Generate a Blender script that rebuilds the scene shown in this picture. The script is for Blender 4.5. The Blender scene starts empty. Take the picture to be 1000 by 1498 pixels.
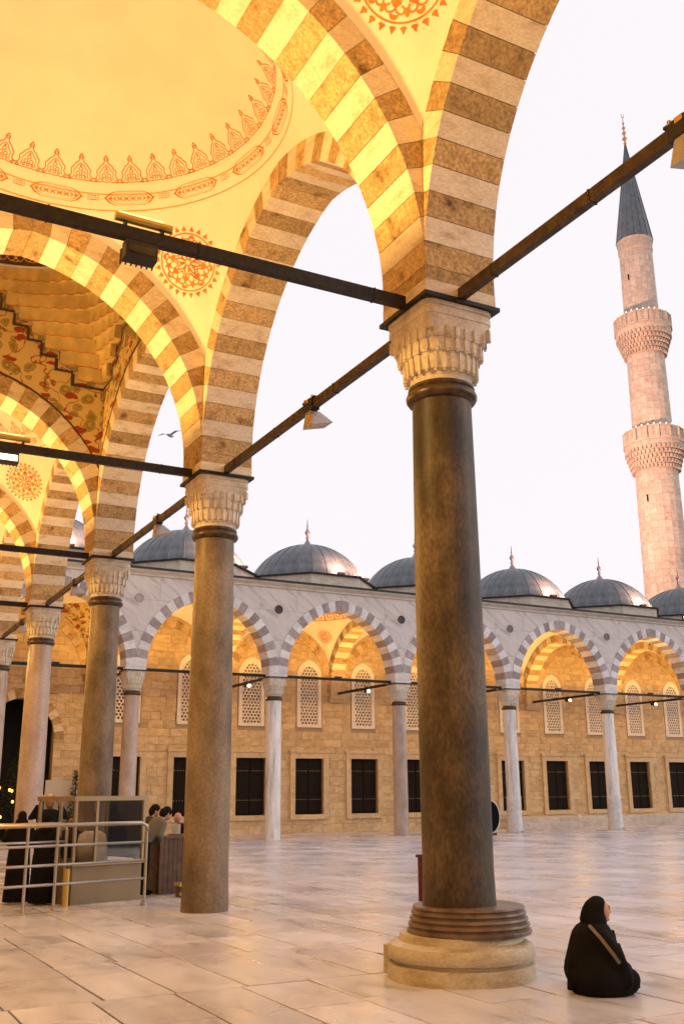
import bpy, math, random
from mathutils import Vector, Matrix
from mathutils.bvhtree import BVHTree
R = math.radians
rnd = random.Random(7)
scene = bpy.context.scene
col = scene.collection

# ------------------------------------------------------------------ camera
cam_d = bpy.data.cameras.new('camera'); cam = bpy.data.objects.new('camera', cam_d); col.objects.link(cam)
scene.camera = cam
CAM = Vector((-5.516, -8.132, 1.6)); YAW, PITCH, ROLL = .48912, .27266, -.00656
fw = Vector((math.sin(YAW)*math.cos(PITCH), math.cos(YAW)*math.cos(PITCH), math.sin(PITCH)))
r0 = Vector((math.cos(YAW), -math.sin(YAW), 0)); u0 = r0.cross(fw)
rt = math.cos(ROLL)*r0 + math.sin(ROLL)*u0; up = -math.sin(ROLL)*r0 + math.cos(ROLL)*u0
m = Matrix.Identity(4)
for i in range(3): m[i][0], m[i][1], m[i][2], m[i][3] = rt[i], up[i], -fw[i], CAM[i]
cam.matrix_world = m
cam_d.sensor_fit = 'VERTICAL'; cam_d.sensor_height = 36; cam_d.sensor_width = 24
cam_d.lens = 36*1462.4/1498; cam_d.clip_start = .05; cam_d.clip_end = 600

# ------------------------------------------------------------------ sky, sun, exposure
w = bpy.data.worlds.new('World'); scene.world = w; w.use_nodes = True
nt = w.node_tree; nt.nodes.clear()
sky = nt.nodes.new('ShaderNodeTexSky'); sky.sky_type = 'NISHITA'; sky.sun_disc = False
sky.sun_elevation = R(14); sky.sun_rotation = R(118); sky.air_density = 1.0; sky.dust_density = 4
mix = nt.nodes.new('ShaderNodeMix'); mix.data_type = 'RGBA'; mix.inputs[0].default_value = .90
mix.inputs[7].default_value = (8.6, 8.15, 8.35, 1)          # thin even evening overcast
bg = nt.nodes.new('ShaderNodeBackground'); bg.inputs[1].default_value = .125
wo = nt.nodes.new('ShaderNodeOutputWorld')
nt.links.new(sky.outputs[0], mix.inputs[6]); nt.links.new(mix.outputs[2], bg.inputs[0]); nt.links.new(bg.outputs[0], wo.inputs[0])
sun_d = bpy.data.lights.new('sun', 'SUN'); sun_d.energy = .5; sun_d.angle = R(25); sun_d.color = (1, .86, .78)
sun = bpy.data.objects.new('sun', sun_d); col.objects.link(sun)
sun.rotation_euler = Vector((-math.sin(R(118))*math.cos(R(14)), -math.cos(R(118))*math.cos(R(14)), -math.sin(R(14)))).to_track_quat('-Z', 'Y').to_euler()
sun.location = (30, 0, 40)
scene.view_settings.view_transform = 'Standard'; scene.view_settings.look = 'None'
scene.view_settings.exposure = 0; scene.view_settings.gamma = 1; scene.view_settings.use_curve_mapping = False
scene.cycles.use_denoising = True
scene.cycles.max_bounces = 8; scene.cycles.diffuse_bounces = 4; scene.cycles.glossy_bounces = 3
LAMP = (1.0, .56, .155); LAMPF = (1.0, .51, .09)

# ------------------------------------------------------------------ constants of the place
S = 6.57            # bay of the near gallery
Y1 = 32.85          # axis of the far arcade
S2 = 6.42           # bay of the far arcade
HB = 6.56           # height of the tie bars
T = .43             # half thickness of arches
Z0, E0 = 6.8, .30   # arch centres (near)
Z0F = 6.63          # arch centres (far)
def fz(y): return -.35*min(1, max(0, (y-1)/31))

# ------------------------------------------------------------------ mesh helpers
class MB:
    def __init__(s): s.v = []; s.f = []; s.m = []
    def add(s, vs, fs, mi=0):
        o = len(s.v); s.v += [tuple(v) for v in vs]
        for f in fs: s.f.append(tuple(i+o for i in f)); s.m.append(mi)
    def box(s, c, d, rz=0, mi=0, M=None):
        hx, hy, hz = d[0]/2, d[1]/2, d[2]/2
        vs = [Vector((x, y, z)) for z in (-hz, hz) for x, y in ((-hx, -hy), (hx, -hy), (hx, hy), (-hx, hy))]
        if M is not None: vs = [M @ v for v in vs]
        elif rz:
            q = Matrix.Rotation(rz, 3, 'Z'); vs = [q @ v for v in vs]
        vs = [v+Vector(c) for v in vs]
        s.add(vs, [(3,2,1,0),(4,5,6,7),(0,1,5,4),(1,2,6,5),(2,3,7,6),(3,0,4,7)], mi)
    def cbox(s, c, d, ch, mi=0):
        """box with a chamfered top edge"""
        hx, hy = d[0]/2, d[1]/2; z0 = c[2]-d[2]/2; z1 = c[2]+d[2]/2
        vs = []
        for z, k in ((z0, 0), (z1-ch, 0), (z1, ch)):
            vs += [(c[0]-hx+k, c[1]-hy+k, z), (c[0]+hx-k, c[1]-hy+k, z), (c[0]+hx-k, c[1]+hy-k, z), (c[0]-hx+k, c[1]+hy-k, z)]
        fs = [(8,9,10,11)]
        for a in (0, 4):
            for i in range(4): j = (i+1) % 4; fs.append((a+i, a+j, a+4+j, a+4+i))
        s.add(vs, fs, mi)
    def lathe(s, prof, n=32, c=(0,0,0), mi=0, cap=True, fn=None):
        vs = []
        for (r, z) in prof:
            for k in range(n):
                a = 2*math.pi*k/n; rr = r if fn is None else fn(r, z, a)
                vs.append((c[0]+rr*math.cos(a), c[1]+rr*math.sin(a), c[2]+z))
        fs = []
        for i in range(len(prof)-1):
            for k in range(n):
                j = (k+1) % n; fs.append((i*n+k, i*n+j, (i+1)*n+j, (i+1)*n+k))
        if cap:
            fs.append(tuple(reversed(range(n)))); fs.append(tuple(range((len(prof)-1)*n, len(prof)*n)))
        s.add(vs, fs, mi)
    def tube(s, pts, r, n=8, mi=0, cap=True):
        pts = [Vector(p) for p in pts]; rs = r if isinstance(r, (list, tuple)) else [r]*len(pts)
        vs = []; prev = None
        for i, p in enumerate(pts):
            d = (pts[min(i+1, len(pts)-1)]-pts[max(i-1, 0)]).normalized()
            if prev is None:
                a = Vector((0, 0, 1)) if abs(d.z) < .9 else Vector((1, 0, 0)); x = d.cross(a).normalized()
            else: x = (prev-d*prev.dot(d)).normalized()
            prev = x; y = d.cross(x)
            for k in range(n):
                t = 2*math.pi*k/n; vs.append(p+(x*math.cos(t)+y*math.sin(t))*rs[i])
        fs = []
        for i in range(len(pts)-1):
            for k in range(n):
                j = (k+1) % n; fs.append((i*n+k, i*n+j, (i+1)*n+j, (i+1)*n+k))
        if cap: fs.append(tuple(reversed(range(n)))); fs.append(tuple(range((len(pts)-1)*n, len(pts)*n)))
        s.add(vs, fs, mi)
    def ell(s, c, r, n=16, mi=0, M=None):
        vs = []; k2 = n//2
        for i in range(k2+1):
            p = math.pi*i/k2
            for k in range(n):
                a = 2*math.pi*k/n; v = Vector((r[0]*math.sin(p)*math.cos(a), r[1]*math.sin(p)*math.sin(a), -r[2]*math.cos(p)))
                if M is not None: v = M @ v
                vs.append(v+Vector(c))
        fs = [(i*n+k, i*n+(k+1) % n, (i+1)*n+(k+1) % n, (i+1)*n+k) for i in range(k2) for k in range(n)]
        s.add(vs, fs, mi)
    def mesh(s, name, mats, smooth=False, auto=None):
        me = bpy.data.meshes.new(name); me.from_pydata(s.v, [], s.f)
        for mm in (mats if isinstance(mats, (list, tuple)) else [mats]): me.materials.append(mm)
        me.polygons.foreach_set('material_index', s.m)
        if smooth: me.polygons.foreach_set('use_smooth', [True]*len(s.f))
        me.validate(); me.update()
        if smooth and auto: me.set_sharp_from_angle(angle=R(auto))
        return me
    def build(s, name, mats, parent=None, smooth=False, auto=None, loc=None, rz=0):
        return mk(name, s.mesh(name, mats, smooth, auto), parent, loc, rz)

def mk(name, me, parent=None, loc=None, rz=0):
    o = bpy.data.objects.new(name, me); col.objects.link(o)
    if parent is not None: o.parent = parent
    if loc is not None: o.location = loc
    if rz: o.rotation_euler.z = rz
    return o
def empty(name, loc=(0,0,0), rz=0, parent=None):
    return mk(name, None, parent, loc, rz)
def tag(o, label, cat=None, group=None, kind=None):
    if label: o['label'] = label
    if cat: o['category'] = cat
    if group: o['group'] = group
    if kind: o['kind'] = kind
    return o
def stuff(o): o['kind'] = 'stuff'; return o

# ------------------------------------------------------------------ materials
def newmat(name):
    mt = bpy.data.materials.new(name); mt.use_nodes = True; n = mt.node_tree
    return mt, n, n.nodes['Principled BSDF'], n.links
def nd(n, t, **kw):
    x = n.nodes.new(t)
    for k, v in kw.items(): setattr(x, k, v)
    return x
def ramp(n, stops):
    r = n.nodes.new('ShaderNodeValToRGB'); e = r.color_ramp.elements
    while len(e) < len(stops): e.new(.5)
    for i, (p, c) in enumerate(stops): e[i].position = p; e[i].color = (*c, 1)
    return r
def stone(name, cols, scale=4, rough=.7, bump=.15, vary=.18, stretch=(1,1,1), spec=.3, pits=0, bdist=.01, grain=.12, gs=9):
    """mottled stone: noise ramp, per piece tone from object and island randomness, fine relief"""
    mt, n, b, L = newmat(name)
    tc = nd(n, 'ShaderNodeTexCoord'); mp = nd(n, 'ShaderNodeMapping'); mp.inputs['Scale'].default_value = stretch
    oi = nd(n, 'ShaderNodeObjectInfo'); ge = nd(n, 'ShaderNodeNewGeometry')
    ad = nd(n, 'ShaderNodeMath', operation='ADD'); L.new(oi.outputs['Random'], ad.inputs[0]); L.new(ge.outputs['Random Per Island'], ad.inputs[1])
    fr = nd(n, 'ShaderNodeMath', operation='FRACT'); L.new(ad.outputs[0], fr.inputs[0])
    off = nd(n, 'ShaderNodeVectorMath', operation='SCALE'); off.inputs[0].default_value = (37, 19, 53); L.new(fr.outputs[0], off.inputs['Scale'])
    va = nd(n, 'ShaderNodeVectorMath', operation='ADD'); L.new(tc.outputs['Object'], mp.inputs[0]); L.new(mp.outputs[0], va.inputs[0]); L.new(off.outputs[0], va.inputs[1])
    nz = nd(n, 'ShaderNodeTexNoise'); nz.inputs['Scale'].default_value = scale; nz.inputs['Detail'].default_value = 8; nz.inputs['Roughness'].default_value = .62
    L.new(va.outputs[0], nz.inputs['Vector'])
    k = len(cols); rp = ramp(n, [(.3+.4*i/(k-1), c) for i, c in enumerate(cols)]); L.new(nz.outputs['Fac'], rp.inputs[0])
    mr = nd(n, 'ShaderNodeMapRange'); mr.inputs[3].default_value = 1-vary; mr.inputs[4].default_value = 1+vary; L.new(fr.outputs[0], mr.inputs[0])
    mu = nd(n, 'ShaderNodeVectorMath', operation='SCALE'); L.new(rp.outputs[0], mu.inputs[0]); L.new(mr.outputs[0], mu.inputs['Scale'])
    n2 = nd(n, 'ShaderNodeTexNoise'); n2.inputs['Scale'].default_value = scale*gs; n2.inputs['Detail'].default_value = 6; L.new(va.outputs[0], n2.inputs['Vector'])
    gr = nd(n, 'ShaderNodeMapRange'); gr.inputs[1].default_value = .35; gr.inputs[2].default_value = .65; gr.inputs[3].default_value = 1-grain; gr.inputs[4].default_value = 1+grain; L.new(n2.outputs['Fac'], gr.inputs[0])
    mg = nd(n, 'ShaderNodeVectorMath', operation='SCALE'); L.new(mu.outputs[0], mg.inputs[0]); L.new(gr.outputs[0], mg.inputs['Scale']); L.new(mg.outputs[0], b.inputs['Base Color'])
    ah = nd(n, 'ShaderNodeMath', operation='MULTIPLY_ADD'); ah.inputs[1].default_value = .5; L.new(n2.outputs['Fac'], ah.inputs[0]); L.new(nz.outputs['Fac'], ah.inputs[2])
    bp = nd(n, 'ShaderNodeBump'); bp.inputs['Strength'].default_value = bump; bp.inputs['Distance'].default_value = bdist; L.new(ah.outputs[0], bp.inputs['Height']); L.new(bp.outputs[0], b.inputs['Normal'])
    b.inputs['Roughness'].default_value = rough; b.inputs['Specular IOR Level'].default_value = spec
    return mt
def plain(name, c, rough=.6, metal=0, spec=.4, nscale=0, nvar=.25, bump=0):
    mt, n, b, L = newmat(name)
    b.inputs['Base Color'].default_value = (*c, 1); b.inputs['Roughness'].default_value = rough
    b.inputs['Metallic'].default_value = metal; b.inputs['Specular IOR Level'].default_value = spec
    if nscale:
        tc = nd(n, 'ShaderNodeTexCoord'); nz = nd(n, 'ShaderNodeTexNoise'); nz.inputs['Scale'].default_value = nscale; nz.inputs['Detail'].default_value = 6
        L.new(tc.outputs['Object'], nz.inputs['Vector'])
        rp = ramp(n, [(.3, tuple(x*(1-nvar) for x in c)), (.7, tuple(min(1, x*(1+nvar)) for x in c))]); L.new(nz.outputs['Fac'], rp.inputs[0]); L.new(rp.outputs[0], b.inputs['Base Color'])
        if bump:
            bp = nd(n, 'ShaderNodeBump'); bp.inputs['Strength'].default_value = bump; bp.inputs['Distance'].default_value = .01; L.new(nz.outputs['Fac'], bp.inputs['Height']); L.new(bp.outputs[0], b.inputs['Normal'])
    return mt
def emit(name, c, st):
    mt, n, b, L = newmat(name)
    b.inputs['Base Color'].default_value = (*c, 1); b.inputs['Emission Color'].default_value = (*c, 1); b.inputs['Emission Strength'].default_value = st
    return mt
M = {}
M['vlight'] = stone('pale_arch_stone', [(.50,.39,.26), (.70,.58,.42), (.76,.66,.50), (.72,.60,.44)], 2.6, .65, .2, .12, (1,1,3))
M['vdark'] = stone('brown_arch_stone', [(.15,.085,.035), (.40,.26,.11), (.52,.36,.17), (.44,.29,.13), (.30,.19,.08)], 3.2, .8, .4, .24, bdist=.025, grain=.28)
M['flight'] = stone('grey_white_marble', [(.52,.49,.49), (.66,.62,.62), (.72,.69,.69)], 1.6, .45, .05, .10, (1,1,2))
M['fdark'] = stone('mauve_grey_stone', [(.24,.19,.19), (.33,.27,.27), (.40,.33,.33)], 5, .6, .15, .18)
M['mortar'] = plain('lime_mortar', (.36,.27,.17), .9)
M['plaster'] = plain('cream_plaster', (.80,.74,.62), .85, nscale=1.3, nvar=.045, bump=.05)
M['paint'] = plain('terracotta_paint', (.58,.20,.03), .8, nscale=5, nvar=.35)
M['gold'] = plain('ochre_paint', (.62,.30,.03), .8, nscale=9, nvar=.2)
M['darkpaint'] = plain('dark_umber_paint', (.07,.045,.03), .8)
M['granite'] = stone('brown_granite', [(.06,.04,.022), (.13,.09,.052), (.20,.145,.09), (.26,.19,.12)], 1.8, .5, .2, .07, (1,1,.5), .45, grain=.22, gs=26)
M['darkgranite'] = stone('dark_brown_granite', [(.006,.004,.002), (.022,.013,.006), (.055,.034,.016), (.10,.068,.036), (.15,.105,.06)], 1.5, .5, .3, .05, (1,1,.55), .4, grain=.35, gs=22, bdist=.02)
M['pinkgranite'] = stone('grey_pink_granite', [(.26,.19,.16), (.36,.28,.24), (.42,.34,.30)], 2.5, .4, .1, .12, (1,1,.5), .45, grain=.18, gs=26)
M['whitemarble'] = stone('streaked_white_marble', [(.30,.29,.30), (.62,.60,.60), (.74,.72,.72)], 2.5, .4, .08, .12, (3,3,.25), .45)
M['capital'] = stone('capital_marble', [(.44,.36,.27), (.60,.53,.43), (.68,.62,.52)], 4, .6, .2, .06)
M['base'] = stone('base_marble', [(.30,.23,.13), (.46,.39,.27), (.55,.49,.38)], 3, .4, .2, .05, (1,1,2), .45)
M['bronze'] = plain('dark_bronze', (.085,.055,.035), .38, .6, nscale=12, nvar=.4)
M['ringstone'] = plain('brown_ring_stone', (.13,.085,.055), .35, nscale=7, nvar=.45, bump=.15)
M['iron'] = plain('black_iron', (.018,.014,.010), .5, .3, nscale=20, nvar=.5, bump=.2)
M['rust'] = plain('dark_brown_iron', (.07,.042,.016), .5, .3, nscale=9, nvar=.55, bump=.2)
M['lead'] = plain('lead_sheet', (.105,.118,.135), .40, .4, nscale=2.5, nvar=.3, bump=.08)
M['leadseam'] = plain('lead_seam', (.12,.13,.14), .45, .6)
M['gutter'] = plain('dark_gutter', (.03,.028,.028), .6, .2)
M['cornice'] = stone('cornice_stone', [(.42,.36,.30), (.55,.48,.41), (.60,.54,.47)], 4, .7, .2, .06, (.5,1,1))
M['minaret'] = stone('minaret_limestone', [(.40,.30,.24), (.55,.43,.35), (.62,.50,.42)], 3, .8, .15, .13)
M['wallstone'] = stone('honey_ashlar', [(.42,.29,.15), (.55,.41,.24), (.62,.49,.32)], 2.4, .8, .2, .11, (1,1,1.6))
M['framestone'] = stone('smooth_frame_stone', [(.44,.32,.18), (.55,.42,.26), (.60,.48,.32)], 3, .7, .1, .06)
M['lattice'] = plain('lattice_plaster', (.74,.68,.60), .8, nscale=6, nvar=.06)
M['amberglass'] = plain('amber_glass', (.38,.26,.14), .25, nscale=3, nvar=.4)
M['shutter'] = plain('dark_shutter_wood', (.012,.008,.006), .8, spec=.15, nscale=14, nvar=.4, bump=.2)
M['nail'] = plain('brass_stud', (.55,.42,.25), .35, .8)
M['steel'] = plain('brushed_steel', (.42,.37,.31), .32, .85, nscale=30, nvar=.1)
M['black'] = plain('black_cloth', (.008,.007,.007), .9, spec=.1, nscale=6, nvar=.3)
M['charcoal'] = plain('charcoal_cloth', (.045,.042,.045), .85, spec=.2)
M['greycloth'] = plain('grey_cloth', (.13,.115,.10), .85, spec=.2)
M['white'] = plain('white_cloth', (.62,.58,.54), .8)
M['skin'] = plain('skin', (.45,.25,.16), .55)
M['blond'] = plain('blond_hair', (.50,.34,.16), .6, nscale=30, nvar=.3)
M['darkhair'] = plain('dark_hair', (.012,.008,.006), .8, spec=.1, nscale=30, nvar=.3)
M['maroon'] = plain('maroon_cloth', (.16,.02,.025), .8)
M['strap'] = plain('leather_strap', (.15,.11,.075), .6)
M['red'] = plain('red_paint', (.10,.008,.008), .5, nscale=8, nvar=.3)
M['wood'] = plain('brown_wood', (.085,.040,.018), .5, nscale=9, nvar=.4)
M['kiosk'] = plain('beige_panel', (.20,.155,.10), .6, nscale=2, nvar=.12)
M['frame'] = plain('champagne_aluminium', (.26,.20,.12), .4, .5)
M['lampbody'] = plain('lamp_housing', (.02,.02,.02), .45, .2)
M['reflector'] = plain('pale_reflector', (.45,.42,.40), .4, .3)
M['brass'] = plain('brass_tube', (.55,.38,.10), .3, .7)
M['bulb'] = emit('lit_bulb', (1, .78, .45), 9)
M['tubeglow'] = emit('glowing_tube', (1, .72, .30), 1.6)
M['whitebulb'] = emit('lit_flood', (1, .86, .78), 14)
M['leaf'] = plain('leaf_green', (.035,.06,.022), .6, nscale=5, nvar=.4)
M['pot'] = plain('clay_pot', (.22,.10,.05), .8)
M['poster'] = plain('pale_notice_board', (.52,.47,.40), .7)
M['plastic'] = plain('clear_sheet_wrap', (.55,.53,.54), .35, spec=.5, nscale=7, nvar=.15, bump=.3)
M['dark'] = plain('unlit_interior', (.012,.010,.008), .9)  # near-black base colour puts the shade inside openings into the material
M['bird'] = plain('gull_grey', (.25,.25,.27), .8)
M['gilt'] = plain('gilded_copper', (.55,.25,.12), .35, .8)
M['rimpale'] = plain('pale_rim', (.60,.54,.48), .6)

def glass_mat():
    mt, n, b, L = newmat('clear_glass')
    tr = nd(n, 'ShaderNodeBsdfTransparent'); tr.inputs[0].default_value = (.82,.80,.76,1); gl = nd(n, 'ShaderNodeBsdfGlossy'); gl.inputs['Roughness'].default_value = .04
    fr = nd(n, 'ShaderNodeFresnel'); fr.inputs[0].default_value = 1.5; mx = nd(n, 'ShaderNodeMixShader')
    L.new(fr.outputs[0], mx.inputs[0]); L.new(tr.outputs[0], mx.inputs[1]); L.new(gl.outputs[0], mx.inputs[2]); L.new(mx.outputs[0], n.nodes['Material Output'].inputs[0])
    return mt
M['glass'] = glass_mat()

def floor_mat():
    mt, n, b, L = newmat('worn_marble_paving')
    tc = nd(n, 'ShaderNodeTexCoord'); oi = nd(n, 'ShaderNodeObjectInfo'); ge = nd(n, 'ShaderNodeNewGeometry')
    ad = nd(n, 'ShaderNodeMath', operation='ADD'); L.new(oi.outputs['Random'], ad.inputs[0]); L.new(ge.outputs['Random Per Island'], ad.inputs[1])
    fr = nd(n, 'ShaderNodeMath', operation='FRACT'); L.new(ad.outputs[0], fr.inputs[0])
    off = nd(n, 'ShaderNodeVectorMath', operation='SCALE'); off.inputs[0].default_value = (41, 67, 5); L.new(fr.outputs[0], off.inputs['Scale'])
    va = nd(n, 'ShaderNodeVectorMath', operation='ADD'); L.new(ge.outputs['Position'], va.inputs[0]); L.new(off.outputs[0], va.inputs[1])
    mp = nd(n, 'ShaderNodeMapping'); mp.inputs['Rotation'].default_value = (0, 0, .5); mp.inputs['Scale'].default_value = (1, .35, 1); L.new(va.outputs[0], mp.inputs[0])
    wv = nd(n, 'ShaderNodeTexNoise'); wv.inputs['Scale'].default_value = 2.6; wv.inputs['Detail'].default_value = 9; wv.inputs['Distortion'].default_value = 1.2; L.new(mp.outputs[0], wv.inputs['Vector'])
    rp = ramp(n, [(.26, (.29,.28,.32)), (.40, (.50,.495,.565)), (.60, (.595,.59,.675)), (.76, (.51,.495,.55))]); L.new(wv.outputs['Fac'], rp.inputs[0])
    # trodden dirt independent of the slabs
    dn = nd(n, 'ShaderNodeTexNoise'); dn.inputs['Scale'].default_value = .55; dn.inputs['Detail'].default_value = 5; L.new(ge.outputs['Position'], dn.inputs['Vector'])
    dr = ramp(n, [(.33, (.80,.77,.74)), (.60, (1.03,1.02,1.0))]); L.new(dn.outputs['Fac'], dr.inputs[0])
    mr = nd(n, 'ShaderNodeMapRange'); mr.inputs[3].default_value = .84; mr.inputs[4].default_value = 1.12; L.new(fr.outputs[0], mr.inputs[0])
    m1 = nd(n, 'ShaderNodeVectorMath', operation='MULTIPLY'); L.new(rp.outputs[0], m1.inputs[0]); L.new(dr.outputs[0], m1.inputs[1])
    m2 = nd(n, 'ShaderNodeVectorMath', operation='SCALE'); L.new(m1.outputs[0], m2.inputs[0]); L.new(mr.outputs[0], m2.inputs['Scale']); L.new(m2.outputs[0], b.inputs['Base Color'])
    rr = nd(n, 'ShaderNodeMapRange'); rr.inputs[3].default_value = .15; rr.inputs[4].default_value = .42; L.new(dn.outputs['Fac'], rr.inputs[0]); L.new(rr.outputs[0], b.inputs['Roughness'])
    nb = nd(n, 'ShaderNodeTexNoise'); nb.inputs['Scale'].default_value = 3.2; nb.inputs['Detail'].default_value = 5; L.new(ge.outputs['Position'], nb.inputs['Vector'])
    bp = nd(n, 'ShaderNodeBump'); bp.inputs['Strength'].default_value = .25; bp.inputs['Distance'].default_value = .02; L.new(nb.outputs['Fac'], bp.inputs['Height']); L.new(bp.outputs[0], b.inputs['Normal'])
    b.inputs['Specular IOR Level'].default_value = .5
    return mt
M['floor'] = floor_mat()
def facade_mat():
    mt, n, b, L = newmat('veined_grey_marble')
    tc = nd(n, 'ShaderNodeTexCoord'); sp = nd(n, 'ShaderNodeSeparateXYZ'); cb = nd(n, 'ShaderNodeCombineXYZ'); L.new(tc.outputs['Object'], sp.inputs[0]); L.new(sp.outputs[0], cb.inputs[0]); L.new(sp.outputs[2], cb.inputs[1])
    bk = nd(n, 'ShaderNodeTexBrick'); bk.inputs['Scale'].default_value = 1; bk.inputs['Brick Width'].default_value = 2.3; bk.inputs['Row Height'].default_value = 1.35; bk.inputs['Mortar Size'].default_value = .005; bk.offset = .37; bk.squash = .6; bk.squash_frequency = 3
    bk.inputs['Color1'].default_value = (0,0,0,1); bk.inputs['Color2'].default_value = (1,1,1,1); bk.inputs['Mortar'].default_value = (.5,.5,.5,1); L.new(cb.outputs[0], bk.inputs['Vector'])
    sc_ = nd(n, 'ShaderNodeVectorMath', operation='SCALE'); sc_.inputs['Scale'].default_value = 30; L.new(bk.outputs['Color'], sc_.inputs[0])
    va = nd(n, 'ShaderNodeVectorMath', operation='ADD'); L.new(tc.outputs['Object'], va.inputs[0]); L.new(sc_.outputs[0], va.inputs[1])
    m0 = nd(n, 'ShaderNodeMapping'); m0.inputs['Rotation'].default_value = (0, .85, 0); L.new(va.outputs[0], m0.inputs[0]); mp = nd(n, 'ShaderNodeMapping'); mp.inputs['Scale'].default_value = (1.8, 1, .45); L.new(m0.outputs[0], mp.inputs[0])
    nz = nd(n, 'ShaderNodeTexNoise'); nz.inputs['Scale'].default_value = 1.6; nz.inputs['Detail'].default_value = 9; nz.inputs['Distortion'].default_value = .9; L.new(mp.outputs[0], nz.inputs['Vector'])
    rp = ramp(n, [(.28, (.38,.33,.32)), (.45, (.53,.475,.455)), (.60, (.60,.54,.515)), (.74, (.50,.44,.42))]); L.new(nz.outputs['Fac'], rp.inputs[0])
    mx = nd(n, 'ShaderNodeMix', data_type='RGBA'); mx.inputs[7].default_value = (.2,.17,.16,1); L.new(bk.outputs['Fac'], mx.inputs[0]); L.new(rp.outputs[0], mx.inputs[6]); L.new(mx.outputs[2], b.inputs['Base Color'])
    b.inputs['Roughness'].default_value = .55
    return mt
M['facade'] = facade_mat()
def floral_mat():
    mt, n, b, L = newmat('painted_floral_plaster')
    tc = nd(n, 'ShaderNodeTexCoord')
    wn = nd(n, 'ShaderNodeTexNoise'); wn.inputs['Scale'].default_value = 3; L.new(tc.outputs['Object'], wn.inputs['Vector'])
    ws = nd(n, 'ShaderNodeVectorMath', operation='MULTIPLY_ADD'); ws.inputs[1].default_value = (.25,.25,.25); L.new(wn.outputs['Color'], ws.inputs[0]); L.new(tc.outputs['Object'], ws.inputs[2])
    v = nd(n, 'ShaderNodeTexVoronoi'); v.inputs['Scale'].default_value = 3.4; L.new(ws.outputs[0], v.inputs['Vector'])
    rg = ramp(n, [(0, (.35,.13,.03)), (.07, (.55,.36,.12)), (.14, (.24,.19,.05)), (.30, (.34,.27,.09)), (.40, (.25,.17,.05)), (.43, (.60,.44,.18))]); rg.color_ramp.interpolation = 'CONSTANT'; L.new(v.outputs['Distance'], rg.inputs[0])
    mp = nd(n, 'ShaderNodeMapping'); mp.inputs['Rotation'].default_value = (.5, .6, .7); mp.inputs['Scale'].default_value = (1, 1, 2.3); L.new(ws.outputs[0], mp.inputs[0])
    v2 = nd(n, 'ShaderNodeTexVoronoi'); v2.inputs['Scale'].default_value = 1.9; v2.inputs['Randomness'].default_value = .9; L.new(mp.outputs[0], v2.inputs['Vector'])
    lf = ramp(n, [(.30, (1,1,1)), (.305, (0,0,0))]); lf.color_ramp.interpolation = 'CONSTANT'; L.new(v2.outputs['Distance'], lf.inputs[0])
    mx = nd(n, 'ShaderNodeMix', data_type='RGBA'); mx.inputs[7].default_value = (.30,.045,.012,1); L.new(lf.outputs[0], mx.inputs[0]); L.new(rg.outputs[0], mx.inputs[6])
    # scrolling stems
    nz = nd(n, 'ShaderNodeTexNoise'); nz.inputs['Scale'].default_value = 2.2; L.new(tc.outputs['Object'], nz.inputs['Vector'])
    st = ramp(n, [(.485, (0,0,0)), (.49, (1,1,1)), (.51, (1,1,1)), (.515, (0,0,0))]); L.new(nz.outputs['Fac'], st.inputs[0])
    m2 = nd(n, 'ShaderNodeMix', data_type='RGBA'); m2.inputs[7].default_value = (.28,.07,.02,1); L.new(st.outputs[0], m2.inputs[0]); L.new(mx.outputs[2], m2.inputs[6])
    L.new(m2.outputs[2], b.inputs['Base Color']); b.inputs['Roughness'].default_value = .8
    return mt
M['floral'] = floral_mat()
M['ochre'] = plain('ochre_plaster', (.62,.46,.19), .85, nscale=3, nvar=.16)

# ------------------------------------------------------------------ profile of a pointed arch
class Prof:
    def __init__(s, a, e, z0, d): s.a, s.e, s.z0, s.d, s.r = a, e, z0, d, a+e
    def pt(s, f, k):     # f 0..1 from springing to apex on the right half; k 0 intrados, 1 extrados
        r = s.r+s.d*k; p = f*math.acos(s.e/r); return -s.e+r*math.cos(p), s.z0+r*math.sin(p)
    def zext(s, u):
        r = s.r+s.d; q = r*r-(abs(u)+s.e)**2; return s.z0+math.sqrt(q) if q > 0 else s.z0
def vouss_mesh(pf, i, n, side, t, mat, gap=.0035):
    f0, f1 = i/n+gap/4, (i+1)/n-gap/4; mb = MB(); K = 3; vs = []
    for v in (-t, t):
        for k in (0, 1):
            for j in range(K+1):
                u, z = pf.pt(f0+(f1-f0)*j/K, k); vs.append((side*u, v, z))
    q = K+1; fs = []
    for j in range(K):
        fs += [(j, j+1, q+j+1, q+j), (2*q+j+1, 2*q+j, 3*q+j, 3*q+j+1), (j+1, j, 2*q+j, 2*q+j+1), (q+j, q+j+1, 3*q+j+1, 3*q+j)]
    fs += [(0, q, 3*q, 2*q), (q-1, 3*q-1, 4*q-1, 2*q-1)]
    if side > 0: fs = [tuple(reversed(f)) for f in fs]
    mb.add(vs, [tuple(reversed(f)) for f in fs]); return mb
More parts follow.
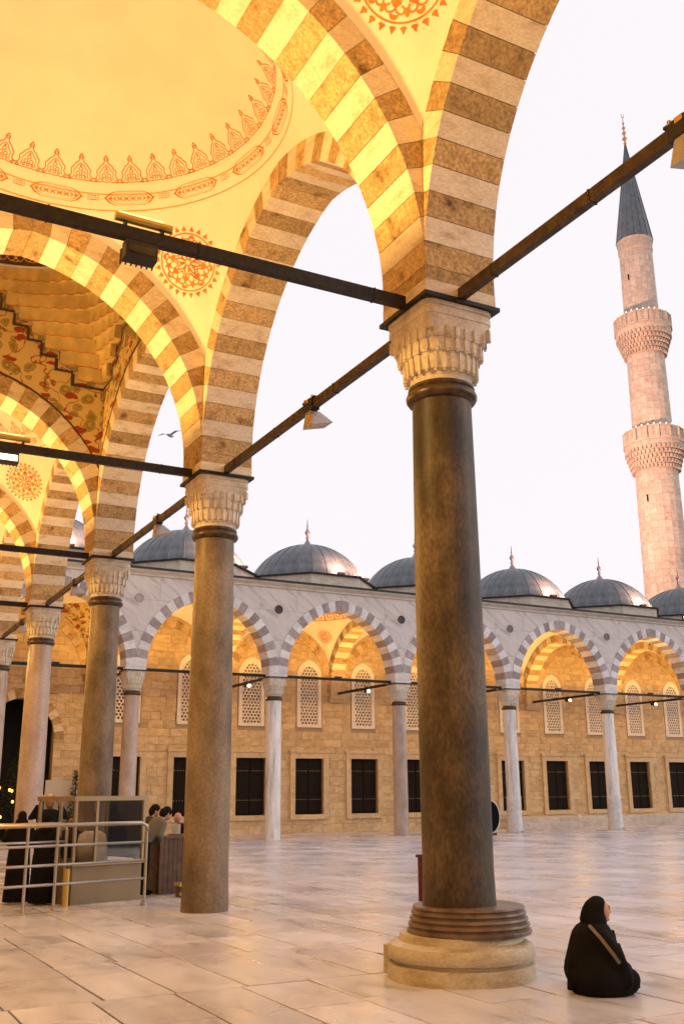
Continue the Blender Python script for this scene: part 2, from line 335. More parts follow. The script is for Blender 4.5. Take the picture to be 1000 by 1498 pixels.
class ArchKit:
    """one arch design: a recessed mortar ring plus shared voussoir meshes"""
    def __init__(s, pf, n, t, dark, light, ins=.014):
        s.n = n; s.pf = pf
        s.v = []
        for side in (-1, 1):
            for i in range(n): s.v.append((vouss_mesh(pf, i, n, side, t, None), dark if i % 2 == (n-1) % 2 else light))
        s.vm = [mb.mesh('voussoir', mt) for mb, mt in s.v]
        ring = MB(); K = 20
        for side in (-1, 1):
            vs = []
            for v in (-t+ins, t-ins):
                for k in (.05, .97):
                    for j in range(K+1): u, z = pf.pt(j/K, k); vs.append((side*u, v, z))
            q = K+1; fs = []
            for j in range(K): fs += [(j, j+1, q+j+1, q+j), (2*q+j+1, 2*q+j, 3*q+j, 3*q+j+1), (j+1, j, 2*q+j, 2*q+j+1), (q+j, q+j+1, 3*q+j+1, 3*q+j)]
            ring.add(vs, fs if side < 0 else [tuple(reversed(f)) for f in fs])
        s.ring = ring.mesh('arch', M['mortar'])
        al = MB(); s.dl = (dark, light)
        for mb, mt in s.v: al.add(mb.v, mb.f, 0 if mt is dark else 1)
        s.all = al.mesh('voussoirs', [dark, light])
    def place(s, parent, loc, rz, single, name='arch'):
        a = mk(name, s.ring, parent, loc, rz)
        if single:
            for me in s.vm: mk('voussoir', me, a)
        else: stuff(mk('voussoir_ring', s.all, a))
        return a
def spandrel_mesh(name, pf, half, top, t, mat, n=44):
    mb = MB(); vs = []; us = [-half+2*half*i/n for i in range(n+1)]
    for v in (-t, t):
        for u in us: vs += [(u, v, pf.zext(u)-.03), (u, v, top)]
    q = 2*(n+1); fs = []
    for i in range(n):
        a = 2*i; fs += [(a, a+2, a+3, a+1), (q+a+2, q+a, q+a+1, q+a+3), (a+1, a+3, q+a+3, q+a+1), (a+2, a, q+a, q+a+2)]
    mb.add(vs, fs); return mb.mesh(name, mat)

# ------------------------------------------------------------------ vault: four pendentives and a dome, seen from below
class Vault:
    def __init__(s, c, bx, by, px, py, rd, zr, phi=62):
        s.c, s.bx, s.by, s.px, s.py, s.rd, s.zr = Vector(c), bx, by, px, py, rd, zr
        s.phi = R(phi); s.Rs = rd/math.sin(s.phi); s.zc = zr-s.Rs*math.cos(s.phi)
    def foot(s, a):
        ca, sa = math.cos(a), math.sin(a); k = min(s.bx/max(1e-6, abs(ca)), s.by/max(1e-6, abs(sa)))
        x, y = k*ca, k*sa
        z = s.px.zext(x) if abs(abs(y)-s.by) < 1e-4 else s.py.zext(y)
        if abs(abs(y)-s.by) < 1e-4 and abs(abs(x)-s.bx) < 1e-4: z = min(s.px.zext(x), s.py.zext(y))
        return Vector((x, y, z-.025))
    def P(s, a, f, inset=0):
        p = s.foot(a); q = Vector((s.rd*math.cos(a), s.rd*math.sin(a), s.zr))
        r0_ = math.hypot(p.x, p.y); wgt = max(0, (r0_-s.rd)/(1.18))
        v = p.lerp(q, f); o = Vector((math.cos(a), math.sin(a), -.55)).normalized()
        return v+o*(.17*wgt*4*f*(1-f)-inset)
    def D(s, a, p, inset=0):   # p polar angle
        rr = s.Rs-inset; return Vector((rr*math.sin(p)*math.cos(a), rr*math.sin(p)*math.sin(a), s.zc+rr*math.cos(p)))
    def build(s, parent, pend, domemat):
        o = empty('vault', s.c, 0, parent); N = 40; K = 10; objs = []
        ac = math.atan2(s.by, s.bx)
        bounds = [0, math.pi/2, math.pi, 3*math.pi/2, 2*math.pi]; corners = [ac, math.pi-ac, math.pi+ac, 2*math.pi-ac]
        for q in range(4):
            mb = MB(); angs = [bounds[q]+(corners[q]-bounds[q])*i/(N//2) for i in range(N//2)]+[corners[q]+(bounds[q+1]-corners[q])*i/(N//2) for i in range(N//2+1)]
            vs = [s.P(a, k/K) for a in angs for k in range(K+1)]; w_ = K+1
            mb.add(vs, [(i*w_+k, i*w_+k+1, (i+1)*w_+k+1, (i+1)*w_+k) for i in range(N) for k in range(K)])
            objs.append(mb.build('pendentive', pend, o, True))
        mb = MB(); n = 72; K = 16
        vs = [s.D(2*math.pi*i/n, s.phi*(1-k/K)+1e-4) for k in range(K+1) for i in range(n)]
        mb.add(vs, [(k*n+i, (k+1)*n+i, (k+1)*n+(i+1) % n, k*n+(i+1) % n) for k in range(K) for i in range(n)])
        s.dome = mb.build('dome', domemat, o, True); s.o = o; s.pend = objs
        return o

class UprightVault(Vault):
    def P(s, a, f, inset=0):
        p = s.foot(a); r = math.hypot(p.x, p.y)-inset; return Vector((r*math.cos(a), r*math.sin(a), p.z+(s.zr-p.z)*f))

# ---- strokes for painted ornament
def ribbon(pts, wd, closed=False):
    """2D polyline to a strip of quads of width wd -> list of (verts, faces)"""
    n = len(pts); vs = []; fs = []
    for i, p in enumerate(pts):
        a = pts[(i-1) % n] if (closed or i > 0) else p; b = pts[(i+1) % n] if (closed or i < n-1) else p
        dx, dy = b[0]-a[0], b[1]-a[1]; l = math.hypot(dx, dy) or 1; nx, ny = -dy/l*wd/2, dx/l*wd/2
        vs += [(p[0]+nx, p[1]+ny), (p[0]-nx, p[1]-ny)]
    for i in range(n if closed else n-1):
        j = (i+1) % n; fs.append((2*i, 2*i+1, 2*j+1, 2*j))
    return vs, fs
def smooth2(pts, k=2, closed=False):
    for _ in range(k):
        o = [] if closed else [pts[0]]
        for i in range(len(pts) if closed else len(pts)-1):
            a, b = pts[i], pts[(i+1) % len(pts)]
            o += [(a[0]*.75+b[0]*.25, a[1]*.75+b[1]*.25), (a[0]*.25+b[0]*.75, a[1]*.25+b[1]*.75)]
        if not closed: o.append(pts[-1])
        pts = o
    return pts
def circ(cx, cy, r, n=16): return [(cx+r*math.cos(2*math.pi*i/n), cy+r*math.sin(2*math.pi*i/n)) for i in range(n)]
def poly(pts): return list(pts), [tuple(range(len(pts)))]
def mirror(pts): return [(-x, y) for x, y in pts]
PALM = []      # u -.5...5, v 0..1
_o = smooth2([(-.52,.10),(-.40,.13),(-.34,.26),(-.40,.40),(-.30,.48),(-.22,.62),(-.10,.68),(-.06,.80),(-.10,.86),(0,1.0)])
_i = smooth2([(-.30,.08),(-.24,.20),(-.28,.36),(-.18,.44),(-.12,.56),(0,.64)])
for st, wd in ((_o, .042), (_i, .032)):
    PALM.append(ribbon(st, wd)); PALM.append(ribbon(mirror(st), wd))
for cx, cy, r in ((0,.42,.07), (-.10,.25,.07), (.10,.25,.07), (0,.13,.05), (-.40,.04,.05), (.40,.04,.05), (0,.84,.05), (-.17,.12,.04), (.17,.12,.04)): PALM.append(ribbon(circ(cx, cy, r, 9), .035, True))
PALM.append(poly([(0,.48),(.05,.54),(0,.60),(-.05,.54)]))
PALM.append(ribbon([(-.5,.0),(-.375,.03),(-.25,0),(-.125,.03),(0,0),(.125,.03),(.25,0),(.375,.03),(.5,0)], .035))
CART = []      # u -.5...5 is one pitch, v 0..1
_c = [(-.34,.5),(-.27,.85),(-.20,1),(.20,1),(.27,.85),(.34,.5),(.27,.15),(.20,0),(-.20,0),(-.27,.15)]
CART.append(ribbon(_c, .035, True)); CART.append(ribbon([(x*.86, .5+(y-.5)*.74) for x, y in _c], .018, True))
for k in range(-2, 3):
    CART.append(ribbon(circ(k*.09, .5, .045 if k else .06, 10), .018, True))
    CART.append(ribbon(smooth2([(k*.09-.045,.5),(k*.09,.74),(k*.09+.045,.5),(k*.09,.26)], 1, True), .016, True))
for sx in (-1, 1):
    CART.append(poly([(sx*.30,.5),(sx*.265,.62),(sx*.23,.5),(sx*.265,.38)]))
    CART.append(ribbon([(sx*.34,.5),(sx*.40,.5)], .02))
    for a in range(4): CART.append(ribbon(circ(sx*.5+sx*(-.045)*(1 if a < 2 else 0)+0, .5+(.16 if a % 2 else -.16), .035, 8), .016, True))
    CART.append(ribbon(circ(sx*.455, .5, .035, 8), .018, True))
def dome_bands(v, parent):
    for nm, motif, n, p0, h, wd, mt in (('palmette_band', PALM, 40, R(53.8), .40, 1, M['paint']), ('cartouche_band', CART, 15, R(59.9), .20, 1, M['paint'])):
        mb = MB()
        for k in range(n):
            a0 = 2*math.pi*(k+.5)/n
            for vs, fs in motif:
                mb.add([v.D(a0+2*math.pi/n*x, p0-(y*h)/v.Rs, .005) for x, y in vs], fs)
        mb.build(nm, mt, parent)
    mb = MB()
    for p0 in (R(57.2), R(61.6)):
        n = 96; vs = []
        for k in range(n): vs += [v.D(2*math.pi*k/n, p0, .004), v.D(2*math.pi*k/n, p0-.005, .004)]
        mb.add(vs, [(2*i, 2*i+1, (2*i+3) % (2*n), (2*i+2) % (2*n)) for i in range(n)])
    mb.build('ring_line', M['gold'], parent)
ROUND = []
ROUND.append(ribbon(circ(0, 0, .80, 48), .035, True))
for k in range(26):
    a = 2*math.pi*k/26; ca, sa = math.cos(a), math.sin(a)
    ROUND.append(poly([((.86+x)*ca-y*sa, (.86+x)*sa+y*ca) for x, y in ((0,-.03),(.03,-.075),(.06,-.045),(.15,0),(.06,.045),(.03,.075),(0,.03))]))
for k in range(8):
    a = 2*math.pi*k/8
    def rot(pts, a=a): return [(x*math.cos(a)-y*math.sin(a), x*math.sin(a)+y*math.cos(a)) for x, y in pts]
    for sg in (1, -1):
        ROUND.append(ribbon(rot(smooth2([(.10,0),(.28,.05*sg),(.40,.20*sg),(.58,.22*sg),(.66,.10*sg),(.58,.02*sg),(.50,.08*sg)])), .036))
        ROUND.append(ribbon(rot(smooth2([(.30,.04*sg),(.36,-.06*sg),(.48,-.10*sg)])), .03))
    ROUND.append(poly(rot(smooth2([(.60,-.07),(.75,0),(.60,.07),(.53,0)], 1, True))))
    ROUND.append(poly(rot(smooth2([(.18,-.05),(.29,0),(.18,.05),(.13,0)], 1, True))))
    a += math.pi/8
    ROUND.append(poly([(x*math.cos(a)-y*math.sin(a), x*math.sin(a)+y*math.cos(a)) for x, y in smooth2([(.38,-.06),(.50,-.09),(.56,0),(.50,.09),(.38,.06),(.44,0)], 1, True)]))
    ROUND.append(poly([(x*math.cos(a)-y*math.sin(a), x*math.sin(a)+y*math.cos(a)) for x, y in smooth2([(.64,-.10),(.74,-.07),(.76,.0),(.74,.07),(.64,.10),(.68,0)], 1, True)]))
ROUND.append(ribbon(circ(0, 0, .09, 12), .035, True))
def roundel(v, q, rad, f=.70):
    a = [math.atan2(v.by, v.bx), math.pi-math.atan2(v.by, v.bx), math.pi+math.atan2(v.by, v.bx), 2*math.pi-math.atan2(v.by, v.bx)][q]
    c = v.P(a, f); dz = (v.P(a, f+.02)-v.P(a, f-.02)).normalized(); dt = Vector((-math.sin(a), math.cos(a), 0)); nrm = dt.cross(dz).normalized()
    if nrm.dot(Vector((math.cos(a), math.sin(a), 0))) > 0: nrm = -nrm
    me = v.pend[q].data; bv = BVHTree.FromPolygons([x.co for x in me.vertices], [tuple(p.vertices) for p in me.polygons])
    mb = MB()
    for vs, fs in ROUND:
        out = []
        for x, y in vs:
            o = c+dt*x*rad+dz*y*rad+nrm*.8
            h = bv.ray_cast(o, -nrm, 2.0)[0]
            out.append((h if h is not None else c+dt*x*rad+dz*y*rad)+nrm*.006)
        mb.add(out, fs)
    mb.build('painted_roundel', M['paint'], v.pend[q])

# ------------------------------------------------------------------ the paving
pave = MB(); pave.add([(-400,-400,-.12), (400,-400,-.12), (400,0,-.12), (400,34,-.47), (400,400,-.47), (-400,400,-.47), (-400,34,-.47), (-400,0,-.12)], [(0,1,2,7), (7,2,3,6), (6,3,4,5)])
ground = tag(pave.build('pavement', plain('joint_sand', (.085,.07,.06), .95)), None, None, None, 'structure')
slabs = []
ya = -14.0
while ya < 39.2:
    yb = ya+rnd.choice((1.5, 1.9, 2.6, 3.1, 3.6)) if ya < 20 else 39.3
    yb = min(yb, 39.3); xs = [-6.14-rnd.uniform(0, .6)]
    while xs[-1] < 47: xs.append(xs[-1]+rnd.choice((.52, .60, .64, .68, .78)))
    for i in range(len(xs)-1):
        y = ya
        while y < yb-.02:
            l = rnd.uniform(.95, 1.85)
            if yb-(y+l) < .55: l = yb-y
            ym = y+l/2; dx, dy = (xs[i]+xs[i+1])/2-CAM.x, ym-CAM.y
            d = dx*fw.x+dy*fw.y; lat = dx*rt.x+dy*rt.y
            vis = d > 2 and abs(lat) < .36*d+1.2
            if not (d < -3 or (d > 4 and abs(lat) > .5*d+4)): slabs.append((d*d if vis else 1e9+d, xs[i], xs[i+1], y, y+l))
            y += l
    ya = yb
slabs.sort()
rest = MB()
for k, (d, xa, xb, ya, yb) in enumerate(slabs):
    g = .008 if k < 300 else .005; cx, cy = (xa+xb)/2, (ya+yb)/2
    mb = MB() if k < 300 else rest
    dz = [rnd.uniform(-.0035, .0035) for _ in range(4)]; o = len(mb.v)
    x0, x1, y0, y1 = xa+g+rnd.uniform(0,.003), xb-g, ya+g+rnd.uniform(0,.004), yb-g; ch = .0025
    vs = []
    for z, c_ in ((-.09, 0), (-ch, 0), (0, ch)):
        for q, (x, y) in enumerate(((x0+c_, y0+c_), (x1-c_, y0+c_), (x1-c_, y1-c_), (x0+c_, y1-c_))): vs.append((x, y, fz(y)+z+dz[q]))
    fs = [(8,9,10,11)]
    for a in (0, 4):
        for q in range(4): fs.append((a+q, a+(q+1) % 4, a+4+(q+1) % 4, a+4+q))
    mb.add(vs, fs)
    if k < 300: mb.build('slab', M['floor'], ground)
stuff(rest.build('paving_slabs', M['floor'], ground))

# ------------------------------------------------------------------ columns
def sq(r_circ, half, k, a):
    """radius at angle a of a shape between a circle and a rounded square"""
    ca, sa = abs(math.cos(a)), abs(math.sin(a)); p = 9; rs = half/((ca**p+sa**p)**(1/p))
    return r_circ*(1-k)+rs*k
def capital_mesh():
    mb = MB(); n = 64
    tiers = [(5.66,.375,.0,.375), (5.74,.385,.0,.385), (5.76,.43,.05,.42), (5.93,.45,.15,.435), (5.94,.475,.3,.445), (6.07,.48,.45,.455), (6.08,.50,.6,.465), (6.20,.50,.8,.475), (6.30,.5,1,.485), (6.305,.5,1,.497), (6.36,.5,1,.497), (6.365,.5,1,.483), (6.40,.5,1,.483), (6.405,.5,1,.503), (6.45,.5,1,.503)]
    prof = []; vs = []
    for z, rc, k, hf in tiers:
        for i in range(n):
            a = 2*math.pi*i/n; r = sq(rc, hf, k, a); vs.append((r*math.cos(a), r*math.sin(a), z))
    fs = [(j*n+i, j*n+(i+1) % n, (j+1)*n+(i+1) % n, (j+1)*n+i) for j in range(len(tiers)-1) for i in range(n)]
    fs.append(tuple(reversed(range(n)))); fs.append(tuple(range((len(tiers)-1)*n, len(tiers)*n)))
    mb.add(vs, fs)
    for zb, zt, rc, k, hf, cnt, wd in ((5.745,5.925,.435,.1,.43,26,.055), (5.945,6.06,.48,.38,.452,24,.06), (6.085,6.19,.50,.7,.472,24,.06)):
        for i in range(cnt):
            a = 2*math.pi*(i+.5)/cnt; r = sq(rc, hf, k, a)+.004
            c = (r*math.cos(a), r*math.sin(a), (zb+zt)/2)
            mb.box(c, (.04, wd*.9, zt-zb), a)
            mb.box((c[0]-.004*math.cos(a), c[1]-.004*math.sin(a), zb-.012), (.03, wd*.6, .03), a)
    for i in range(4):     # carved leaf on the corners
        a = math.pi/4+i*math.pi/2; r = sq(.5, .475, .9, a)
        mb.box((r*math.cos(a), r*math.sin(a), 6.19), (.06, .09, .12), a)
    mb.v = [(x*.845, y*.845, z) for x, y, z in mb.v]
    return mb.mesh('capital', M['capital'])
CAPM = capital_mesh()
def ring_mesh():
    mb = MB(); mb.lathe([(r*.845, z) for r, z in [(.36,5.47),(.41,5.49),(.435,5.52),(.44,5.55),(.425,5.58),(.40,5.60),(.415,5.62),(.405,5.65),(.37,5.665)]], 40); return mb.mesh('bronze_ring', M['bronze'], True, 40)
RINGM = ring_mesh()
pm = MB(); pm.box((0,0,6.475), (.93,.93,.045)); PLATEM = pm.mesh('lead_plate', M['iron'])
pm = MB(); pm.box((0,0,6.573), (.866,.866,.147)); pm.box((0,0,6.724), (.86,.86,.148), 0, 1); PIERM = pm.mesh('pier_block', [M['vlight'], M['vdark']])
pm = MB(); pm.box((0,0,6.563), (.866,.866,.127)); PIERF = pm.mesh('pier_block', [M['flight']])
def column(parent, x, y, rb, rtp, mat, label=None, zb=None, far=False):
    o = empty('column', (x, y, 0), 0, parent)
    if label: o['label'] = label
    zb = fz(y) if zb is None else zb
    mb = MB(); prof = []
    for i in range(13):
        f = i/12; z = zb+(5.5-zb)*f; r = rb+(rtp-rb)*f+.012*math.sin(math.pi*f)
        if i == 0: prof.append((rb+.012, z)); prof.append((rb+.012, z+.05))
        else: prof.append((r, z))
    mb.lathe(prof, 44); mb.build('shaft', mat, o, True, 40)
    mk('bronze_ring', RINGM, o); mk('capital', CAPM, o); mk('lead_plate', PLATEM, o); mk('pier_block', PIERF if far else PIERM, o)
    return o

portico = tag(empty('portico'), 'vaulted stone gallery of striped arches and painted domes on thick brown columns', 'gallery')
colA = column(portico, 0, 0, .326, .306, M['darkgranite'], 'thick brown granite column on a round moulded marble base', .5)
bm_ = MB(); bm_.lathe([(r*.83, z) for r, z in [(.80,-.02),(.805,.05),(.795,.125),(.745,.133),(.745,.15),(.79,.165),(.80,.19),(.80,.235),(.775,.28),(.71,.305),(.675,.31),(.665,.35),(.66,.37)]], 56)
bs = bm_.build('base', M['base'], colA, True, 35)
bm_ = MB(); ofs = (.07,-.037,0)
bm_.lathe([(r*.83, z) for r, z in [(.675,.365),(.68,.385),(.675,.405),(.645,.412),(.645,.42),(.665,.435),(.66,.455),(.63,.462),(.63,.47),(.648,.485),(.64,.505),(.61,.512),(.61,.52),(.628,.535),(.622,.555),(.60,.563),(.60,.57),(.612,.58),(.605,.597),(.585,.60)]], 56, ofs); bm_.build('base_ring', M['ringstone'], bs, True, 35)
bm_ = MB(); bm_.box((-.53,.36,.14), (.09,.09,.24), .6); bm_.build('base_block', M['base'], bs)
for k in range(-2, 6):
    if k == 0: continue
    column(portico, 0, k*S, .336, .305, M['pinkgranite'] if k in (3, 4) else M['granite'], 'slimmer brown granite column standing straight on the paving' if k == 1 else None)

# ------------------------------------------------------------------ near gallery
PN = Prof(S/2-T, E0, Z0, .40)
kitN = ArchKit(PN, 17, T, M['vdark'], M['vlight'])
kitT = ArchKit(PN, 17, T-.006, M['vdark'], M['vlight'])
SPN = spandrel_mesh('spandrel', PN, S/2, 11.0, T-.03, M['plaster'])
for k in range(-2, 5):
    kitN.place(portico, (0, (k+.5)*S, 0), math.pi/2, -1 <= k <= 2, 'arcade_arch')
    mk('spandrel', SPN, portico, (0, (k+.5)*S, 0), math.pi/2)
for k in range(-2, 6):
    kitT.place(portico, (-S/2, k*S, 0), 0, 0 <= k <= 2, 'transverse_arch')
    mk('spandrel', SPN, portico, (-S/2, k*S, 0))
mb = MB(); mb.box((-6.14-.2, 12.7, 5.2), (.4, 54, 11.4)); mb.box((-3.3, -14.2, 5.2), (6.6, .4, 11.4)); wl = mb.build('back_wall', M['wallstone'], portico)
vaults = []
for k in range(-2, 5):
    mm = k == 1
    v = (UprightVault if mm else Vault)((-S/2, (k+.5)*S, 0), S/2-T, S/2-T, PN, PN, 2.80, 12.74 if mm else 10.42)
    v.build(portico, M['floral'] if mm else M['plaster'], M['ochre'] if mm else M['plaster'])
    if k in (-1, 0, 2, 3):
        dome_bands(v, v.dome)
        for q in range(4): roundel(v, q, .56)
    vaults.append(v)
# raised bay: upright painted walls, corner muqarnas stepping in towards a high dome
def outline(v, q):
    me = MB(); b0 = [0, math.pi/2, math.pi, 1.5*math.pi][q]; n = 60; vs = []
    for i in range(n+1):
        a = b0+math.pi/2*i/n; p = v.foot(a); k_ = Vector((-p.x, -p.y, 0)).normalized()*.008; vs += [p+k_+Vector((0,0,.02)), p+k_+Vector((0,0,.075))]
    me.add(vs, [(2*i, 2*i+1, 2*i+3, 2*i+2) for i in range(n)]); me.build('outline', M['darkpaint'], v.pend[q])
NT = 8; ZL = [10.40+(12.72-10.40)*j/NT for j in range(NT+1)]
HW = [.10, .19, .28, .37, .47, .57, .68, .783]
vm = vaults[3]
for q in range(4):
    outline(vm, q)
    ac = math.pi/4+q*math.pi/2
    def rad(a, t): p = vm.foot(a); return math.hypot(p.x, p.y)*(1-t)+2.80*t-.02
    def at(a, r, z): return Vector((r*math.cos(a), r*math.sin(a), z))
    for j in range(NT):
        hw = HW[j]; cnt = 2*j+3; n = cnt*8; z0, z1 = ZL[j], ZL[j+1]; t0, t1 = j/NT, (j+1)/NT; rows = []
        for i in range(n+1):
            a = ac-hw+2*hw*i/n; sc = abs(math.sin(math.pi*cnt*i/n)); hp = HW[j-1] if j else 0
            rin = rad(a, t0) if abs(a-ac) <= hp else rad(a, 0)
            r1 = rad(a, t1)
            rows.append([at(a, rin, z0), at(a, r1-.02+.055*sc, z0-.03+.0*sc), at(a, r1-.01+.05*sc, z0+.45*(z1-z0)), at(a, r1-.005+.03*sc, z0+.82*(z1-z0)), at(a, r1-.01, z1)])
        mb = MB(); mb.add([p for r_ in rows for p in r_], [(5*i+r_, 5*i+5+r_, 5*i+6+r_, 5*i+1+r_) for i in range(n) for r_ in range(4)])
        for i in (0, n):
            a = ac-hw+2*hw*i/n; mb.add(rows[i]+[at(a, rad(a, 0), z1), at(a, rad(a, 0), z0)], [(0,1,2,3,4,5,6)])
        tr = mb.build('muqarnas_tier', M['ochre'], vm.pend[q], True, 30)
        mb = MB(); l2 = []
        for r_ in rows:
            k_ = Vector((-r_[1].x, -r_[1].y, 0)).normalized(); l2 += [r_[1]+k_*.006-Vector((0,0,.004)), r_[1]+k_*.006+Vector((0,0,.016))]
        mb.add(l2, [(2*i, 2*i+1, 2*i+3, 2*i+2) for i in range(n)]); mb.build('painted_line', M['paint'], tr)
    mb = MB()
    for sg in (-1, 1):
        st = []
        for j in range(NT):
            hp = HW[j-1]+.035 if j else 0
            st += [(ac+sg*hp, ZL[j]-.13), (ac+sg*(HW[j]+.035), ZL[j]-.13)]
        st = [p for p in st if abs(p[0]-ac) < .78]
        for (a0, z0), (a1, z1) in zip(st[:-1], st[1:]):
            vert = abs(a1-a0) < 1e-6; K = 5; vs = []
            for i in range(K+1):
                a = a0+(a1-a0)*i/K; z = z0+(z1-z0)*i/K
                if vert: vs += [at(a-.009, rad(a-.009, 0)-.012, z-.03), at(a+.009, rad(a+.009, 0)-.012, z-.03)]
                else: vs += [at(a, rad(a, 0)-.012, z-.03), at(a, rad(a, 0)-.012, z+.03)]
            mb.add(vs, [(2*i, 2*i+1, 2*i+3, 2*i+2) for i in range(K)])
    mb.build('stepped_border', M['darkpaint'], vm.pend[q])
mb = MB(); n = 96; vs = []
for k in range(n): vs += [vm.D(2*math.pi*k/n, R(61.5), .006), vm.D(2*math.pi*k/n, R(55.5), .006)]
mb.add(vs, [(2*i, 2*i+1, (2*i+3) % (2*n), (2*i+2) % (2*n)) for i in range(n)]); bd = mb.build('dark_band', M['darkpaint'], vm.dome)
mb = MB()
for k in range(48):
    a0 = 2*math.pi*k/48
    for vs, fs in (ribbon(circ(0,.5,.30,12), .07, True), ribbon(smooth2([(-.5,.5),(-.25,.85),(0,.5),(.25,.15),(.5,.5)]), .06), ribbon(smooth2([(-.5,.5),(-.25,.15),(0,.5),(.25,.85),(.5,.5)]), .06), poly(circ(0,.5,.12,8))):
        mb.add([vm.D(a0+2*math.pi/48*x, R(61.2)-y*R(5.2), .011) for x, y in vs], fs)
mb.build('scroll_pattern', M['gold'], bd)

# ------------------------------------------------------------------ tie bars (near)
def bar(parent, a, b, wd, ht, mat, name='tie_bar', ticks=4):
    a, b = Vector(a), Vector(b); d = b-a; rz = math.atan2(d.y, d.x); mb = MB(); mb.box((0,0,0), (d.length, wd, ht))
    for i in range(ticks):
        t = (i+.5)/ticks-.5+rnd.uniform(-.04,.04); mb.box((t*d.length, 0, 0), (.018, wd+.012, ht+.012))
    o = mb.build(name, mat, parent); o.location = (a+b)/2; o.rotation_euler = (0, -math.atan2(d.z, math.hypot(d.x, d.y)), rz); return o
for k in range(-2, 6):
    if k < 5: bar(portico, (0, k*S+.30, HB), (0, (k+1)*S-.30, HB), .085, .115, M['rust'])
    bar(portico, (-.30, k*S, HB), (-6.14, k*S, HB), .08, .125, M['iron'])

# ------------------------------------------------------------------ lamps on the bars
def point(name, loc, e, parent, rad=.09, colr=LAMP):
    l = bpy.data.lights.new(name, 'POINT'); l.energy = e; l.color = colr; l.shadow_soft_size = rad
    o = bpy.data.objects.new(name, l); col.objects.link(o); o.location = loc; o.parent = parent; return o
def spot(name, loc, target, e, parent, ang, colr, rad=.05, blend=.6):
    l = bpy.data.lights.new(name, 'SPOT'); l.energy = e; l.color = colr; l.spot_size = R(ang); l.spot_blend = blend; l.shadow_soft_size = rad
    o = bpy.data.objects.new(name, l); col.objects.link(o); o.location = loc; o.parent = parent
    o.rotation_euler = (Vector(target)-Vector(loc)).to_track_quat('-Z', 'Y').to_euler(); return o
PN_LAMP = 680
names = {0: 'brass tube uplight and black floodlight on the bar of the thick based column', 1: 'lit floodlight under a brass tube on the bar of the slimmer column'}
for k in range(-2, 6):
    o = empty('bar_lamp', (-S/2, k*S, HB), 0)
    tag(o, names.get(k, 'uplight fixed to a cross bar deep in the gallery' if k > 1 else 'uplight fixed to a cross bar over the gallery floor'), 'lamp', 'lamps on the gallery cross bars')
    mb = MB(); mb.tube([(-.24,0,.155), (.30,0,.15)], .042, 14); mb.build('brass_tube', M['brass'], o, True, 40)
    mb = MB(); mb.box((-.15,0,.075), (.03,.10,.05)); mb.box((.2,0,.075), (.03,.10,.05)); mb.box((.05,0,-.10), (.10,.07,.09)); mb.build('bracket', M['lampbody'], o)
    mb = MB(); mb.box((0,-.02,-.20), (.30,.15,.13)); mb.box((0,-.02,-.11), (.30,.12,.03))
    for i in range(7): mb.box((-.15+.05*i,.075,-.20), (.012,.03,.14))
    mb.build('housing', M['lampbody'], o)
    mb = MB(); mb.box((0,-.10,-.19), (.25,.02,.08)); mb.build('lamp_glass', M['bulb'] if k == 1 else M['glass'], o)
    mb = MB(); mb.box((.0,0,.20), (.42,.03,.02)); mb.build('glow_tube', M['tubeglow'], o)
    spot('uplight', (0, 0, .30), (0, 0, 3), PN_LAMP, o, 174, LAMP, .10, .25)
    spot('floodlight', (0, -.02, -.31), (0, -.02, -3), 440, o, 178, LAMP, .08, .1)
nm2 = {-1: 'clamped floodlight on the bar to the right of the thick based column', 0: 'clamped floodlight with pale reflector on the bar between the two big columns', 1: 'small clamped floodlight on the bar behind the slimmer column'}
for k in range(-1, 4):
    o = empty('clamp_floodlight', (0, (k+.47)*S, HB), 0)
    tag(o, nm2.get(k, 'clamped floodlight on a far bar of the gallery'), 'lamp', 'floodlights clamped to the arcade bars')
    mb = MB(); mb.box((0,0,.085), (.10,.34,.025)); mb.box((0,0,.0), (.12,.26,.15)); mb.build('clamp', M['lampbody'], o)
    for yy in (-.11, .11):
        mb = MB(); mb.tube([(-.04,yy,.07), (-.04,yy,.12)], .018, 8); mb.build('clamp_bolt', M['nail'], o)
    mb = MB(); mb.box((-.055,.0,.065), (.02,.08,.05)); mb.build('type_plate', M['brass'], o)
    mb = MB(); mb.add([(-.05,-.07,-.08),(.09,-.07,-.08),(.09,.07,-.08),(-.05,.07,-.08),(-.06,-.13,-.30),(.26,-.13,-.22),(.26,.13,-.22),(-.06,.13,-.30)], [(0,1,2,3),(4,7,6,5),(0,4,5,1),(1,5,6,2),(2,6,7,3),(3,7,4,0)]); mb.build('reflector', M['reflector'], o)
    mb = MB(); mb.add([(-.062,-.13,-.30),(-.062,-.02,-.30),(-.053,-.015,-.13),(-.053,-.07,-.10)], [(0,1,2,3)]); mb.build('amber_gel', M['gold'], o)

# ------------------------------------------------------------------ far arcade
far = tag(empty('courtyard_arcade', (0, Y1, 0)), 'marble courtyard arcade with glowing pointed arches, latticed windows and lead domes', 'arcade')
KF = range(0, 7)
PF = Prof(S2/2-T, E0, Z0F, .46)
bcy = (Y1+T+Y1+6.35)/2-Y1; by_ = (6.35-T)/2
aP = by_; zP = Z0F+math.sqrt((PF.a+E0)**2-E0**2)-math.sqrt((aP+E0)**2-E0**2)
PT = Prof(aP, E0, zP, .40)
kitF = ArchKit(PF, 14, T, M['fdark'], M['flight'])
kitF2 = ArchKit(PF, 14, T-.02, M['vdark'], M['vlight'])
kitFT = ArchKit(PT, 14, T-.03, M['vdark'], M['vlight'])
PW = Prof(S2/2-T-.12, E0, Z0F, .40); kitW = ArchKit(PW, 13, .035, M['vdark'], M['wallstone'], .01)
SPF = spandrel_mesh('spandrel_wall', PF, S2/2, 10.45, T-.03, M['facade'])
